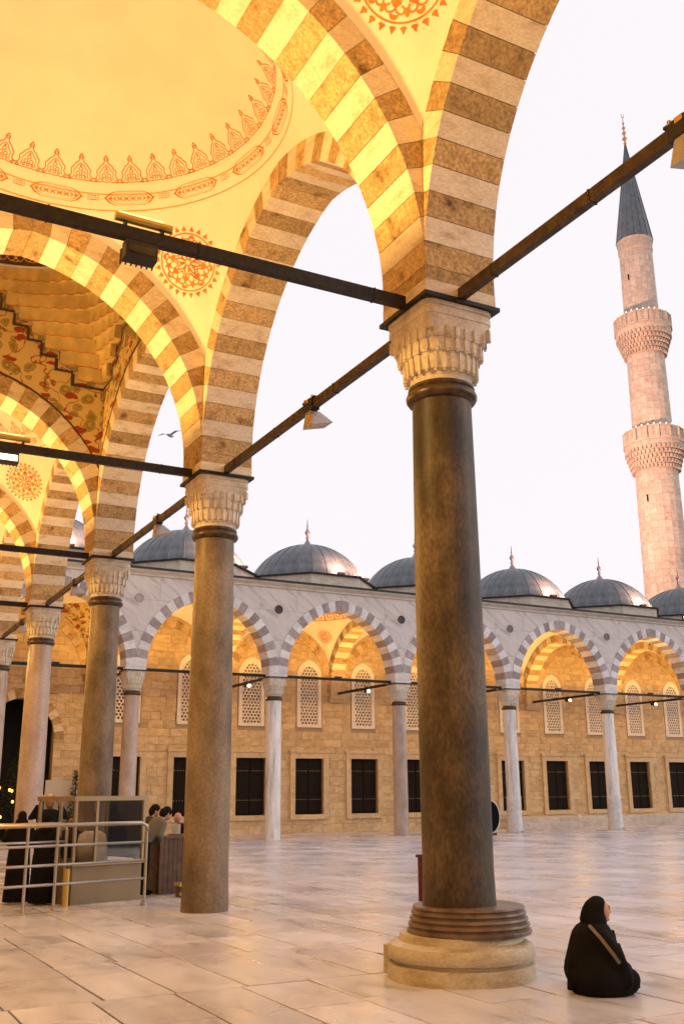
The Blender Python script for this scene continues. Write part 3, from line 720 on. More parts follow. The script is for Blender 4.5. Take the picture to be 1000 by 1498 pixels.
SPT = spandrel_mesh('spandrel', PT, by_, 10.6, T-.06, M['plaster'])
for k in KF:
    cx = (k+.5)*S2
    # grey marble ring outside, honey stone inside the soffit: the ring carries both
    a = kitF.place(far, (cx, 0, 0), 0, k < 6, 'facade_arch')
    mk('spandrel_wall', SPF, far, (cx, 0, 0))
for k in range(0, 8):
    kitFT.place(far, (k*S2, bcy, 0), math.pi/2, k == 3, 'transverse_arch'); mk('spandrel', SPT, far, (k*S2, bcy, 0), math.pi/2)
    lab = {2: 'streaked white marble column of the courtyard arcade', 3: 'smooth grey pink column of the courtyard arcade', 4: 'pale marble column with clear sheeting wrapped round its foot', 5: 'pale marble column with clear sheeting wrapped round its foot'}.get(k)
    if k == 0: continue
    c = column(far, k*S2, 0, .335, .308, M['whitemarble'] if k in (2, 4, 5) else M['pinkgranite'], lab, -.35, True)
    if k in (4, 5):
        mb = MB(); rr = random.Random(k)
        mb.lathe([(.385,-.36),(.39,-.30),(.37,.1),(.355,.6),(.35,1.1),(.345,1.35)], 40, fn=lambda r, z, a: r+.012*math.sin(9*a+z*6)+.02*max(0,.1-z)*math.sin(5*a+k)); 
        mb.lathe([(.0,-.02),(.16,.0),(.0,.03)], 10, (.22,-.36,-.30)); mb.build('wrapping', M['plastic'], c, True)
    # corbel on the back wall
    mb = MB(); mb.box((0,6.24,6.95), (.86,.26,1.30)); mb.box((0,6.26,6.25), (.96,.24,.09)); mb.box((0,6.27,6.16), (.90,.20,.08)); mb.build('corbel', M['framestone'], far, loc=(k*S2,0,0))
for k in range(-1, 7):
    cx = (k+.5)*S2
    if k >= 0: kitW.place(far, (cx, 6.35-.02, 0), 0, k in (1, 2), 'wall_arch')
    v = Vault((cx, bcy, 0), S2/2-T, by_, PF, PT, 2.72, 10.12)
    fl = k == 0
    v.build(far, M['floral'] if fl else M['plaster'], M['plaster'])
    if k in (2, 3):
        mb = MB(); n = 30
        for i in range(n):
            for vs, fs in (ribbon([(-.5,0),(-.5,1),(.2,1),(.2,.4),(-.15,.4),(-.15,.7)], .16), ribbon([(.2,0),(.5,0)], .16), ribbon([(-.5,0),(.2,0)], .14)):
                mb.add([v.D(2*math.pi*(i+x)/n, R(60)-y*R(6), .006) for x, y in vs], fs)
        mb.build('key_pattern_band', M['paint'], v.dome)
        for q in range(4): roundel(v, q, .42)
# facade roundels
for k in range(1, 7):
    mb = MB(); mb.lathe([(.0,0),(.165,0),(.165,.02),(.195,.02),(.195,0)], 28, cap=False); 
    d = mb.build('roundel_disc', M['fdark'] if k in (1,) else plain('porphyry', (.045,.03,.032) if k in (2,3) else (.13,.12,.12), .4), far); d.location = (k*S2, -T+.03-.003, 9.5); d.rotation_euler = (math.pi/2, 0, 0)
# cornice and gutter
mb = MB(); pr = [(-.40,10.45), (-.46,10.47), (-.46,10.55), (-.52,10.60), (-.60,10.66), (-.60,10.72), (.4,10.72), (.4,10.45)]
x0, x1 = -.6, 46
mb.add([(x, y, z) for x in (x0, x1) for y, z in pr], [(i, (i+1) % 8, 8+(i+1) % 8, 8+i) for i in range(8)]+[tuple(range(8))[::-1], tuple(range(8, 16))]); mb.build('cornice', M['cornice'], far)
mb = MB(); mb.box((22.7,-.12,10.765), (46.6,1.06,.085)); mb.build('gutter', M['gutter'], far)
# roof deck as strips between the drums
mb = MB(); mb.add([(-8,.3,10.83), (46,.3,10.83), (46,.62,10.83), (-8,.62,10.83)], [(0,1,2,3)]); mb.add([(-8,6.2,10.83),(46,6.2,10.83),(46,8.5,10.83),(-8,8.5,10.83)], [(0,1,2,3)]); mb.build('roof_deck', M['leadseam'], far)
# drums and domes
NP = 26; RD = 2.93; HD = 2.05; RS = (RD*RD+HD*HD)/(2*HD); ZB = 11.52
gm = MB(); K = 10; phm = math.asin(RD/RS); dl = math.pi/NP
vs = []
for j in range(K+1):
    ph = phm*(1-j/K*.985)
    for t, o_ in ((-1, .0), (-.93, .028), (-.86, .0), (-.4, .006), (.4, .006), (.93, .0), (1, .0)):
        a = dl*t; r = (RS+o_)*math.sin(ph); vs.append((r*math.cos(a), r*math.sin(a), ZB-RS*math.cos(phm)+(RS+o_)*math.cos(ph)))
gm.add(vs, [(7*j+i, 7*j+i+1, 7*j+8+i, 7*j+7+i) for j in range(K) for i in range(6)])
PANEL = gm.mesh('lead_panel', M['lead'], True, 30)
fm = MB(); fm.lathe([(.34,13.52),(.30,13.58),(.20,13.66),(.12,13.78),(.07,13.86),(.06,13.95),(.10,14.0),(.06,14.05),(.05,14.12),(.12,14.22),(.135,14.28),(.10,14.36),(.04,14.46),(.03,14.55),(.055,14.6),(.03,14.65),(.018,14.9),(.0,15.02)], 16); FIN = fm.mesh('finial', plain('mauve_finial', (.30,.22,.24), .4, .5), True)
def octa(ap, z): return [((ap/math.cos(math.pi/8))*math.cos(math.pi/8+i*math.pi/4), (ap/math.cos(math.pi/8))*math.sin(math.pi/8+i*math.pi/4), z) for i in range(8)]
dm = MB(); dm.add(octa(3.04,10.80)+octa(3.04,11.46)+octa(2.6,11.46), [(i, (i+1) % 8, 8+(i+1) % 8, 8+i) for i in range(8)]+[(8+i, 8+(i+1) % 8, 16+(i+1) % 8, 16+i) for i in range(8)]); DRUM = dm.mesh('drum', M['cornice'])
em = MB(); em.add(octa(3.15,11.46)+octa(3.17,11.53)+octa(2.75,11.56)+octa(3.0,11.46), [(i, (i+1) % 8, 8+(i+1) % 8, 8+i) for i in range(8)]+[(8+i, 8+(i+1) % 8, 16+(i+1) % 8, 16+i) for i in range(8)]+[(24+i, 24+(i+1) % 8, (i+1) % 8, i) for i in range(8)]); EAVE = em.mesh('eave', M['gutter'])
for k in range(-1, 7):
    d = mk('roof_dome', DRUM, far, ((k+.5)*S2, 3.28, 0))
    mk('eave', EAVE, d); mk('finial', FIN, d)
    for i in range(NP): mk('lead_panel', PANEL, d, None, 2*math.pi*(i+.5)/NP)
# floodlights on the dome eaves: small boxes washing the lead
n_l = 0
for k in range(0, 7):
    for dx, dy, tx in ((.35, -2.98, 0), (2.05, -2.30, 1)):
        x, y, z = (k+.5)*S2+dx, Y1+3.28+dy, 11.60
        o = tag(empty('dome_floodlight', (x, y, z-.04)), 'small black floodlight box at the foot of a lead dome', 'floodlight', 'floodlights along the dome eaves')
        mb = MB(); mb.box((0,0,.06), (.34,.16,.11)); mb.box((0,-.02,.0), (.06,.10,.05)); mb.build('housing', M['lampbody'], o)
        mb = MB(); mb.box((0,.085,.06), (.28,.012,.075)); mb.build('lens', M['glass'], o)
        nx, ny = (k+.5)*S2+dx*.45, Y1+3.28+dy*.45
        spot('wash', ((x-nx)*.30, (y-ny)*.30, .60), (nx-x, ny-y, .9), 900, o, 140, (1, .50, .32), .12, 1)
o = tag(empty('roof_floodlight', (38.35, Y1-.15, 10.81)), 'bright lit floodlight on the cornice below the minaret', 'floodlight')
mb = MB(); mb.box((0,0,.20), (.34,.20,.26)); mb.box((0,0,.03), (.08,.12,.06)); mb.build('housing', M['lampbody'], o)
mb = MB(); mb.box((-.04,-.105,.20), (.28,.02,.20)); mb.build('lens', M['whitebulb'], o)
point('glow', (-.05, -.3, .22), 14, o, .08, (1, .66, .45))

o = tag(empty('minaret_floodlight', (25, 45.4, 10.86)), 'large floodlight on the roof behind the domes aimed at the minaret', 'floodlight')
mb = MB(); mb.box((0,0,.45), (.6,.4,.5)); mb.box((0,0,.1), (.12,.3,.2)); mb.build('housing', M['lampbody'], o)
mb = MB(); mb.box((0,.21,.5), (.5,.02,.4)); mb.build('lens', M['whitebulb'], o)
spot('minaret_wash', (.1, .4, .9), (60.5-25, 55-45.4, 27), 125000, o, 74, (1, .54, .35), .2, 1)
mb = MB(); mb.box((20, 44, 5.2), (62, 4.6, 11.3)); tag(mb.build('rear_range', M['cornice']), 'flat roofed stone range behind the courtyard arcade', 'building')
# ------------------------------------------------------------------ back wall of the far arcade: ashlar with openings
WY = Y1+6.35
holes = []; lows = []; ups = []
for k in range(-1, 7):
    for s_ in (-1, 1):
        cx = (k+.5)*S2+s_*1.61
        if k >= 1 or (k == 0 and s_ == 2):
            lows.append(cx); ups.append(cx); holes += [(cx-.80, cx+.80, .50, 3.26), (cx-.74, cx+.74, 4.78, 8.30)]
holes.append((1.65, 4.75, -.35, 5.75))
back = tag(empty('ashlar_wall', (0, WY, 0)), 'honey coloured ashlar wall behind the courtyard arcade with shuttered windows below and lattices above', 'wall')
mb = MB()
def wall_fill(mb, xa, xb, za, zb, y):
    xs_ = sorted({xa, xb, *[h[0] for h in holes], *[h[1] for h in holes]}); zs_ = sorted({za, zb, *[h[2] for h in holes], *[h[3] for h in holes]})
    for i in range(len(xs_)-1):
        for j in range(len(zs_)-1):
            mx_, mz_ = (xs_[i]+xs_[i+1])/2, (zs_[j]+zs_[j+1])/2
            if any(h[0] < mx_ < h[1] and h[2] < mz_ < h[3] for h in holes): continue
            mb.add([(xs_[i], y, zs_[j]), (xs_[i+1], y, zs_[j]), (xs_[i+1], y, zs_[j+1]), (xs_[i], y, zs_[j+1])], [(0,1,2,3)])
wall_fill(mb, -7, 46, -.5, 10.7, .02)
for h in holes:
    xa, xb, za, zb = h; q = .5
    mb.add([(xa,.02,za),(xb,.02,za),(xb,.02,zb),(xa,.02,zb),(xa,q,za),(xb,q,za),(xb,q,zb),(xa,q,zb)], [(0,1,5,4),(1,2,6,5),(2,3,7,6),(3,0,4,7)])
mb.build('wall_core', M['mortar'], back)
blocks = []; z = -.36; rw = random.Random(5)
while z < 10.5:
    h = rw.choice((.30,.34,.38,.42)); x = -7+rw.uniform(0,.6)
    while x < 46:
        l = rw.uniform(.45,1.15); segs = [(x, x+l)]
        for hx0, hx1, hz0, hz1 in holes:
            if z+h > hz0+.02 and z < hz1-.02:
                ns = []
                for a, b in segs:
                    if b <= hx0 or a >= hx1: ns.append((a, b))
                    else:
                        if a < hx0-.05: ns.append((a, hx0))
                        if b > hx1+.05: ns.append((hx1, b))
                segs = ns
        for a, b in segs: blocks.append((a, b, z, min(z+h, 10.6)))
        x += l
    z += h
def bscore(b):
    cx = (b[0]+b[1])/2; cz = (b[2]+b[3])/2; return (0 if (10 < cx < 24 or 27.5 < cx < 40) and cz < 5.5 else 100)+cx*.05+cz
blocks.sort(key=bscore); rest = MB()
for i, (a, b, za, zb) in enumerate(blocks):
    mb = MB() if i < 300 else rest; g = .004; p = rw.uniform(-.006,.006); ch = .007
    vs = [(a+g, .03, za+g), (b-g, .03, za+g), (b-g, .03, zb-g), (a+g, .03, zb-g), (a+g, -.014+p+ch, za+g), (b-g, -.014+p+ch, za+g), (b-g, -.014+p+ch, zb-g), (a+g, -.014+p+ch, zb-g), (a+g+ch, -.014+p, za+g+ch), (b-g-ch, -.014+p, za+g+ch), (b-g-ch, -.014+p, zb-g-ch), (a+g+ch, -.014+p, zb-g-ch)]
    fs = [(8,9,10,11)]
    for q0 in (0, 4):
        for q in range(4): fs.append((q0+q, q0+(q+1) % 4, q0+4+(q+1) % 4, q0+4+q))
    mb.add(vs, fs)
    if i < 300: mb.build('block', M['wallstone'], back)
stuff(rest.build('ashlar_blocks', M['wallstone'], back))
# lower windows
mb = MB()
for d in (((-.94,0,1.88),(.28,.16,3.24)), ((.94,0,1.88),(.28,.16,3.24))): mb.box(d[0], d[1])
mb.box((0,0,3.37),(1.60,.16,.26)); mb.box((0,0,.38),(1.60,.16,.24))
mb.box((0,-.05,3.55),(2.24,.14,.09)); mb.box((0,-.02,3.62),(2.3,.18,.05)); FRM = mb.mesh('stone_frame', M['framestone'])
mb = MB(); mb.box((0,0,0), (.735,.05,2.62))
for zz in (-.9, -.05, .85): mb.box((0,-.03,zz), (.60,.02,.70))
LEAF_ = mb.mesh('shutter_leaf', M['shutter'])
mb = MB()
for zz in (.74, -.66):
    for i in range(5): mb.ell((-.28+.14*i,-.045,zz), (.022,.014,.022), 8)
STUD = mb.mesh('studs', M['nail'], True)
mb = MB(); mb.box((0,0,1.335), (.7,.05,.03)); mb.box((0,0,-1.335), (.7,.05,.03)); SHRAIL = mb.mesh('brass_rail', M['brass'])
mb = MB(); mb.box((0,0,0), (1.7,.05,2.9)); SHADEBACK = mb.mesh('shade_backing', M['dark'])  # added near-black sheet standing in for the shade behind the shutters
for cx in lows:
    wn = mk('shuttered_window', FRM, back, (cx, -.04, 0)); mk('shade_backing', SHADEBACK, wn, (0, .30, 1.88))
    for s_ in (-1, 1):
        lf = mk('shutter_leaf', LEAF_, wn, (s_*.385, .16, 1.88)); 
    st = mk('stud_row', STUD, wn, (-.385, .16, 1.88)); stuff(st); st = mk('stud_row', STUD, wn, (.385, .16, 1.88)); stuff(st)
# upper lattice windows
def lattice_mesh():
    mb = MB(); W, Hh, zb = .50, 3.0, 0; r = .105; dxh = r*math.sqrt(3); dyh = r*1.5
    pf = Prof(.50, .16, 2.35, 0)
    def inside(x, z):
        if abs(x) > .50 or z < 0: return False
        if z < 2.35: return True
        q = pf.r**2-(abs(x)+pf.e)**2; return q > 0 and z < 2.35+math.sqrt(q)
    row = 0; z = r*.6
    while z < 3.2:
        x = -.52+(dxh/2 if row % 2 else 0)
        while x < .56:
            if inside(x, z) or inside(x*.8, z-.04):
                ins = [(x+.072*math.cos(math.pi/6+i*math.pi/3), z+.072*math.sin(math.pi/6+i*math.pi/3)) for i in range(6)]
                outr = [(x+r*1.005*math.cos(math.pi/6+i*math.pi/3), z+r*1.005*math.sin(math.pi/6+i*math.pi/3)) for i in range(6)]
                vs = [(a, 0, b) for a, b in outr]+[(a, 0, b) for a, b in ins]+[(a, .10, b) for a, b in ins]
                mb.add(vs, [(i, (i+1) % 6, 6+(i+1) % 6, 6+i) for i in range(6)]+[(6+i, 6+(i+1) % 6, 12+(i+1) % 6, 12+i) for i in range(6)])
            x += dxh
        z += dyh; row += 1
    return mb.mesh('lattice', M['lattice'])
LAT = lattice_mesh()
def lat_frame():
    mb = MB(); K = 14; po, pi_ = Prof(.70, .16, 2.45, 0), Prof(.50, .16, 2.35, 0)
    out = [(.70,-.16)]+[po.pt(j/K, 0) for j in range(K+1)]; inn = [(.50,0)]+[pi_.pt(j/K, 0) for j in range(K+1)]
    for sd in (-1, 1):
        n = len(out); vs = [(sd*x, -.05, z) for x, z in out]+[(sd*x, -.05, z) for x, z in inn]+[(sd*x, .10, z) for x, z in inn]+[(sd*x, .05, z) for x, z in out]
        fs = []
        for j in range(n-1): fs += [(j, j+1, n+j+1, n+j), (n+j, n+j+1, 2*n+j+1, 2*n+j), (3*n+j, 3*n+j+1, j+1, j)]
        mb.add(vs, fs if sd < 0 else [tuple(reversed(f)) for f in fs])
    mb.add([(-.7,-.05,-.16),(.7,-.05,-.16),(.5,-.05,0),(-.5,-.05,0),(-.5,.1,0),(.5,.1,0)], [(0,1,2,3),(3,2,5,4)])
    return mb.mesh('lattice_frame', M['lattice'])
LFR = lat_frame()
mb = MB(); K = 14; po = Prof(.69, .16, 2.45, 0); out = [po.pt(j/K, 0) for j in range(K+1)]
for sd in (-1, 1):
    for j in range(K): mb.add([(sd*out[j][0],0,out[j][1]), (sd*.76,0,out[j][1]), (sd*.76,0,out[j+1][1]), (sd*out[j+1][0],0,out[j+1][1])], [(0,1,2,3)])
mb.add([(-.76,0,out[-1][1]),(.76,0,out[-1][1]),(.76,0,3.42),(-.76,0,3.42)], [(0,1,2,3)]); HEADP = mb.mesh('window_head', M['wallstone'])
mb = MB(); mb.add([(-.6,0,-.1),(.6,0,-.1),(.6,0,3.3),(-.6,0,3.3)], [(0,1,2,3)]); PANE = mb.mesh('amber_pane', M['amberglass'])
for cx in ups:
    wn = mk('lattice_window', LFR, back, (cx, 0, 4.95)); mk('lattice', LAT, wn, (0, -.012, 0)); mk('amber_pane', PANE, wn, (0, .22, 0)); mk('window_head', HEADP, wn, (0, -.005, 0))
# portal at the left end
po = Prof(1.55, .25, 4.0, .42); kitP = ArchKit(po, 9, .06, M['vdark'], M['vlight'])
pa = kitP.place(back, (3.2, -.02, 0), 0, True, 'portal_arch')
mb = MB()
for j in range(20):
    for sd in (-1, 1):
        (u, z_), (u2, z2) = po.pt(j/20, .5), po.pt((j+1)/20, .5)
        mb.add([(sd*u, 0, z_), (sd*1.75, 0, z_), (sd*1.75, 0, z2), (sd*u2, 0, z2)], [(0,1,2,3)])
mb.build('portal_tympanum', M['wallstone'], back, loc=(3.2, .0, 0))
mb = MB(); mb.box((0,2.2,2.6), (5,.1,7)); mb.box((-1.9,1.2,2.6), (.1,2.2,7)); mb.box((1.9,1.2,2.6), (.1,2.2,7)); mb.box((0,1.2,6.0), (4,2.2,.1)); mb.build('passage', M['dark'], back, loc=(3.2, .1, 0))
# prayer platform with two courses
plat = MB()
sfx = 27.6
for j, (yo, z0, z1) in enumerate(((0, -.36, -.06), (.10, -.06, .22))):
    x = sfx+j*.06
    while x < 46:
        l = rw.uniform(1.0, 1.9); plat.cbox((x+l/2, (Y1+3.0+yo+WY)/2, (z0+z1)/2), (l-.008, WY-(Y1+3.0+yo)-.03, z1-z0-.004), .02); x += l
pl = tag(empty('stone_platform', (0,0,0)), 'low stone platform of two courses along the foot of the ashlar wall', 'platform')
stuff(plat.build('course_stones', M['cornice'], pl))
mb = MB(); mb.box((0,0,0), (.22,.16,.10)); cb = tag(mb.build('paper_box', M['white'], None, loc=(32.6, Y1+3.4, .275)), 'small white box left on the stone platform', 'box')

# ------------------------------------------------------------------ tie bars and lamps of the far arcade
for k in range(0, 8):
    if k < 7: bar(far, (k*S2+.3, 0, HB), ((k+1)*S2-.3, 0, HB), .08, .12, M['iron'], ticks=2)
    bar(far, (k*S2, .30, HB), (k*S2, 6.12, HB), .08, .12, M['iron'], ticks=2)
    if k == 0: continue
    o = tag(empty('arcade_lamp', (k*S2, Y1+3.0, HB)), {1: 'small lit lamp on the arcade cross bar next to the portal bay', 2: 'small lit lamp on the cross bar behind the streaked white marble column', 3: 'small lit lamp on the cross bar behind the smooth grey pink arcade column', 4: 'small lit lamp on the bar of the wrapped column beside the round board', 5: 'small lit lamp on the bar of the wrapped column nearest the minaret'}.get(k, 'small lit lamp on a cross bar at the far end of the courtyard arcade'), 'lamp', 'lamps inside the courtyard arcade')
    mb = MB(); mb.box((0,0,.09), (.14,.24,.07)); mb.build('bracket', M['brass'], o)
    mb = MB(); mb.box((0,.05,-.14), (.20,.30,.14)); mb.build('housing', M['lampbody'], o)
    mb = MB(); mb.ell((0,-.13,-.15), (.10,.05,.07), 12); mb.build('bulb', M['bulb'], o, True)
    spot('uplight', (0, 0, .30), (0, 0, 3), 540, o, 176, LAMPF, .10, .25)
    spot('bulb_light', (0, -.10, -.26), (0, -.10, -3), 120, o, 178, LAMPF, .08, .1)
for k in range(0, 7):
    o = tag(empty('hung_spotlight', ((k+.5)*S2, Y1, HB)), 'tiny dark spotlight clamped at the middle of an arcade bar', 'lamp', 'spotlights on the arcade front bars')
    mb = MB(); mb.box((0,0,.10), (.34,.12,.06)); mb.box((0,.0,.07), (.05,.09,.06)); mb.build('housing', M['lampbody'], o)

# ------------------------------------------------------------------ minaret
mn = tag(empty('minaret', (60.5, 55, -.4)), 'tall slender stone minaret with two balconies and a grey cone spire', 'minaret')
def ring(prof, n, c=(0,0,0), fn=None): mb = MB(); mb.lathe(prof, n, c, fn=fn); return mb
def flute(r, z, a): return r*(1+.012*abs(math.sin(10*a)))
rw2 = random.Random(11)
def shaft(z0, z1, r0_, r1_, name):
    mb = MB(); z = z0; nseg = 20
    while z < z1-.01:
        h = min(.62, z1-z); f0, f1 = (z-z0)/(z1-z0), (z+h-z0)/(z1-z0); ra, rb_ = r0_+(r1_-r0_)*f0, r0_+(r1_-r0_)*f1; of = rw2.uniform(0,.3)
        for i in range(nseg):
            a0, a1 = 2*math.pi*i/nseg, 2*math.pi*(i+1)/nseg; g = .0025; vs = []
            for (aa, zz, rr) in ((a0+g, z+.006, ra), (a1-g, z+.006, ra), (a1-g, z+h-.006, rb_), (a0+g, z+h-.006, rb_)):
                vs.append((rr*math.cos(aa), rr*math.sin(aa), zz))
            mid = [((ra*.97)*math.cos(a), (ra*.97)*math.sin(a), zz) for a, zz in ((a0+g, z+.006), (a1-g, z+.006), (a1-g, z+h-.006), (a0+g, z+h-.006))]
            mb.add(vs+mid, [(0,1,2,3),(0,4,5,1),(1,5,6,2),(2,6,7,3),(3,7,4,0)])
        z += h
    o = mb.build(name, M['minaret'], mn); stuff(o)
    c = MB(); c.lathe([(r0_*.975, z0), (r1_*.975, z1)], 20); c.build('shaft_core', M['mortar'], o); return o
shaft(0, 30.0, 2.12, 1.90, 'lower_shaft'); shaft(33.0, 41.6, 1.80, 1.72, 'middle_shaft'); shaft(44.4, 52.2, 1.62, 1.55, 'upper_shaft')
def balcony(zc, r, rs):
    o = ring([(rs,zc-2.5)]+[(rs+(r-rs)*((j+1)/6)**1.15, zc-2.5+.42*j+(.38 if True else 0)) for j in range(6)]+[(r,zc),(r+.10,zc+.02),(r+.10,zc+.14),(r,zc+.15)], 48).build('balcony', M['minaret'], mn, True, 30)
    for j in range(5):
        rr = rs+(r-rs)*((j+1)/6)**1.15; n = 40; mb = MB()
        for i in range(n):
            a = 2*math.pi*(i+.5*(j % 2))/n; mb.box(((rr+.06)*math.cos(a), (rr+.06)*math.sin(a), zc-2.5+.42*j+.18), (.17, rr*2*math.pi/n*.55, .30), a)
        stuff(mb.build('muqarnas_ring', M['minaret'], o))
    n = 16
    for i in range(n):
        a = 2*math.pi*i/n; mb = MB(); wd = 2*math.pi*r/n
        mb.box((0,wd/2*.92,0), (.16,.13,1.2)); mb.box((0,0,.52), (.14,wd*.86,.14)); mb.box((0,0,-.52), (.14,wd*.86,.14)); mb.box((-.03,0,0), (.05,wd*.8,.92))
        for t in range(3):
            for b in (-1, 1): mb.box((.01,0,-.25+.25*t), (.05,.05,.42), M=Matrix.Rotation(b*.7, 3, 'X'))
        p = mb.build('parapet_panel', M['minaret'], o); p.location = (r*math.cos(a), r*math.sin(a), zc+.75); p.rotation_euler.z = a
    mb = MB()
    for i in range(30):
        a = 2*math.pi*i/30; mb.ell((r*math.cos(a), r*math.sin(a), zc+1.42), (.07,.07,.10), 6)
    stuff(mb.build('string_of_bulbs', emit('lit_string_bulb', (1,.75,.6), 1.6), o))
balcony(32.2, 2.62, 1.93); balcony(43.6, 2.55, 1.72)
ring([(1.55,52.0),(1.62,52.1),(1.62,52.9),(1.70,53.0),(1.72,53.2),(1.66,53.3)], 32).build('spire_collar', M['minaret'], mn, True, 30)
mb = MB(); NS = 16
for i in range(NS):
    a0, a1 = 2*math.pi*i/NS, 2*math.pi*(i+1)/NS; am = (a0+a1)/2
    def q(r, z, a): return (r*math.cos(a), r*math.sin(a), z)
    mb = MB(); mb.add([q(1.74,53.25,a0+.012), q(1.74,53.25,a1-.012), q(.05,64.4,a1-.012), q(.05,64.4,a0+.012), q(1.78,53.25,a0+.002), q(.06,64.5,a0+.002), q(1.6,53.25,a1-.012), q(1.6,53.25,a0+.012)], [(0,1,2,3), (0,3,5,4), (0,7,6,1)])
    if i == 0: sp_ = ring([(1.72,53.24),(.04,64.45)], NS*2).build('spire', M['leadseam'], mn)
    mb.build('spire_panel', M['lead'], sp_)
ring([(.10,64.3),(.16,64.5),(.08,64.6),(.10,64.75),(.26,65.0),(.10,65.25),(.08,65.4),(.22,65.65),(.08,65.9),(.06,66.0),(.18,66.25),(.06,66.5),(.05,66.6),(.13,66.8),(.04,67.0),(.03,67.4)], 14).build('finial', M['gilt'], mn, True)
mb = MB(); mb.tube([(.22*math.sin(t)*.8, 0, 67.75-.25*math.cos(t)) for t in [(-2.5+5*i/12) for i in range(13)]], [.015+.03*math.sin(math.pi*i/12) for i in range(13)], 6); mb.build('crescent', M['gilt'], mn)
mb = MB(); mb.box((-1.56,-.35,49), (.12,.10,.55)); mb.box((-1.9,-.5,27), (.12,.10,.6)); mb.build('slit_window', M['dark'], mn)

# ------------------------------------------------------------------ people
def solid(mb, name, mat, parent, vox=.018, it=6, loc=None, rz=0):
    """fuse overlapping shapes into one continuous skin"""
    me = mb.mesh(name, mat); o = mk(name, me, parent, loc, rz)
    r = o.modifiers.new('fuse', 'REMESH'); r.mode = 'VOXEL'; r.voxel_size = vox; r.use_smooth_shade = True
    sm = o.modifiers.new('soft', 'SMOOTH'); sm.iterations = it; sm.factor = .5
    dg = bpy.context.evaluated_depsgraph_get(); nm = bpy.data.meshes.new_from_object(o.evaluated_get(dg)); o.modifiers.clear(); o.data = nm
    nm.materials.clear(); nm.materials.append(mat); nm.polygons.foreach_set('use_smooth', [True]*len(nm.polygons)); nm.name = name
    return o
def loft(mb, rows, n=28, p=2.4):
    vs = []
    for z, a, b, d, yo in rows:
        for i in range(n):
            t = 2*math.pi*i/n; c, s_ = math.cos(t), math.sin(t)
            vs.append(((a+b)/2+(b-a)/2*math.copysign(abs(c)**(2/p), c), yo+d*math.copysign(abs(s_)**(2/p), s_), z))
    fs = [(j*n+i, j*n+(i+1) % n, (j+1)*n+(i+1) % n, (j+1)*n+i) for j in range(len(rows)-1) for i in range(n)]
    fs += [tuple(reversed(range(n))), tuple(range((len(rows)-1)*n, len(rows)*n))]; mb.add(vs, fs)
# seated woman: local x = the way she faces
wm = tag(empty('person', (.555, -1.20, .002), -math.atan2(.47,.88)), 'person in a black cloak and headscarf sitting on the paving with a shoulder strap', 'person')
mb = MB()
loft(mb, [(0,-.25,.27,.27,0),(.06,-.268,.285,.29,0),(.127,-.30,.28,.30,0),(.175,-.31,.25,.29,0),(.24,-.30,.20,.27,0),(.32,-.275,.18,.25,0),(.42,-.245,.15,.235,0),(.50,-.215,.125,.215,0),(.545,-.18,.10,.17,0),(.58,-.13,.07,.11,0),(.62,-.10,.06,.08,0)], 32, 2.3)
for sy in (-1, 1):
    mb.tube([(-.04,sy*.19,.49),(.06,sy*.25,.36),(.13,sy*.22,.24),(.22,sy*.06,.20)], [.085,.08,.07,.05], 12)
    mb.tube([(-.05,sy*.13,.12),(.20,sy*.20,.14),(.24,sy*.12,.10),(.14,sy*.0,.06)], [.13,.095,.09,.07], 12)
    mb.ell((.225,sy*.15,.125), (.085,.10,.09), 12)
for i, (a, z) in enumerate(((-.2,.2),(.4,.3),(1.2,.22),(2.2,.25),(3.4,.3),(4.3,.2))):
    mb.tube([(-.03+.2*math.cos(a),.2*math.sin(a),z+.2),(-.03+.27*math.cos(a+.2),.26*math.sin(a+.2),z-.05),(-.03+.28*math.cos(a+.1),.27*math.sin(a+.1),.03)], [.02,.035,.03], 8)
bd_ = solid(mb, 'cloak', M['black'], wm, .013, 5)
mb = MB(); loft(mb, [(.50,-.13,.07,.12,0),(.55,-.135,.085,.125,0),(.60,-.148,.088,.115,0),(.65,-.135,.078,.105,0),(.70,-.115,.078,.10,0),(.745,-.085,.085,.085,0),(.775,-.05,.075,.06,0),(.795,-.015,.04,.03,0)], 28, 2.2)
hd = solid(mb, 'headscarf', M['black'], wm, .010, 4)
mb = MB(); mb.ell((.063,0,.665), (.058,.066,.092), 16); mb.ell((.118,0,.662), (.018,.014,.020), 8); mb.ell((.110,0,.680), (.012,.011,.026), 8); mb.ell((.106,0,.628), (.016,.024,.010), 8); mb.ell((.097,0,.597), (.022,.026,.018), 8); mb.ell((.102,0,.712), (.02,.045,.018), 8)
fc = solid(mb, 'face', M['skin'], wm, .006, 2)
mb = MB()
for sy in (-1, 1): mb.ell((.115,sy*.026,.690), (.006,.011,.006), 8); mb.tube([(.118,sy*.012,.706),(.119,sy*.028,.710),(.110,sy*.042,.704)], .004, 6)
mb.build('eyes', M['darkhair'], wm, True)
bvc = [BVHTree.FromPolygons([x.co for x in ob.data.vertices], [tuple(p.vertices) for p in ob.data.polygons]) for ob in (bd_, hd)]
mb = MB(); vs = []
for i in range(13):
    t = i/12; x, z = -.10+.20*t, .56-.28*t
    for e in (-1, 1):
        ys = [h[0].y for h in (b.ray_cast(Vector((x+e*.012, -1, z+e*.008)), Vector((0,1,0))) for b in bvc) if h[0] is not None]
        vs.append((x+e*.012, min(ys)-.007, z+e*.008))
mb.add(vs, [(2*i,2*i+1,2*i+3,2*i+2) for i in range(12)]); st = mb.build('shoulder_strap', M['strap'], wm); sm = st.modifiers.new('thick', 'SOLIDIFY'); sm.thickness = .008
wm.scale = (.94, .94, .93)

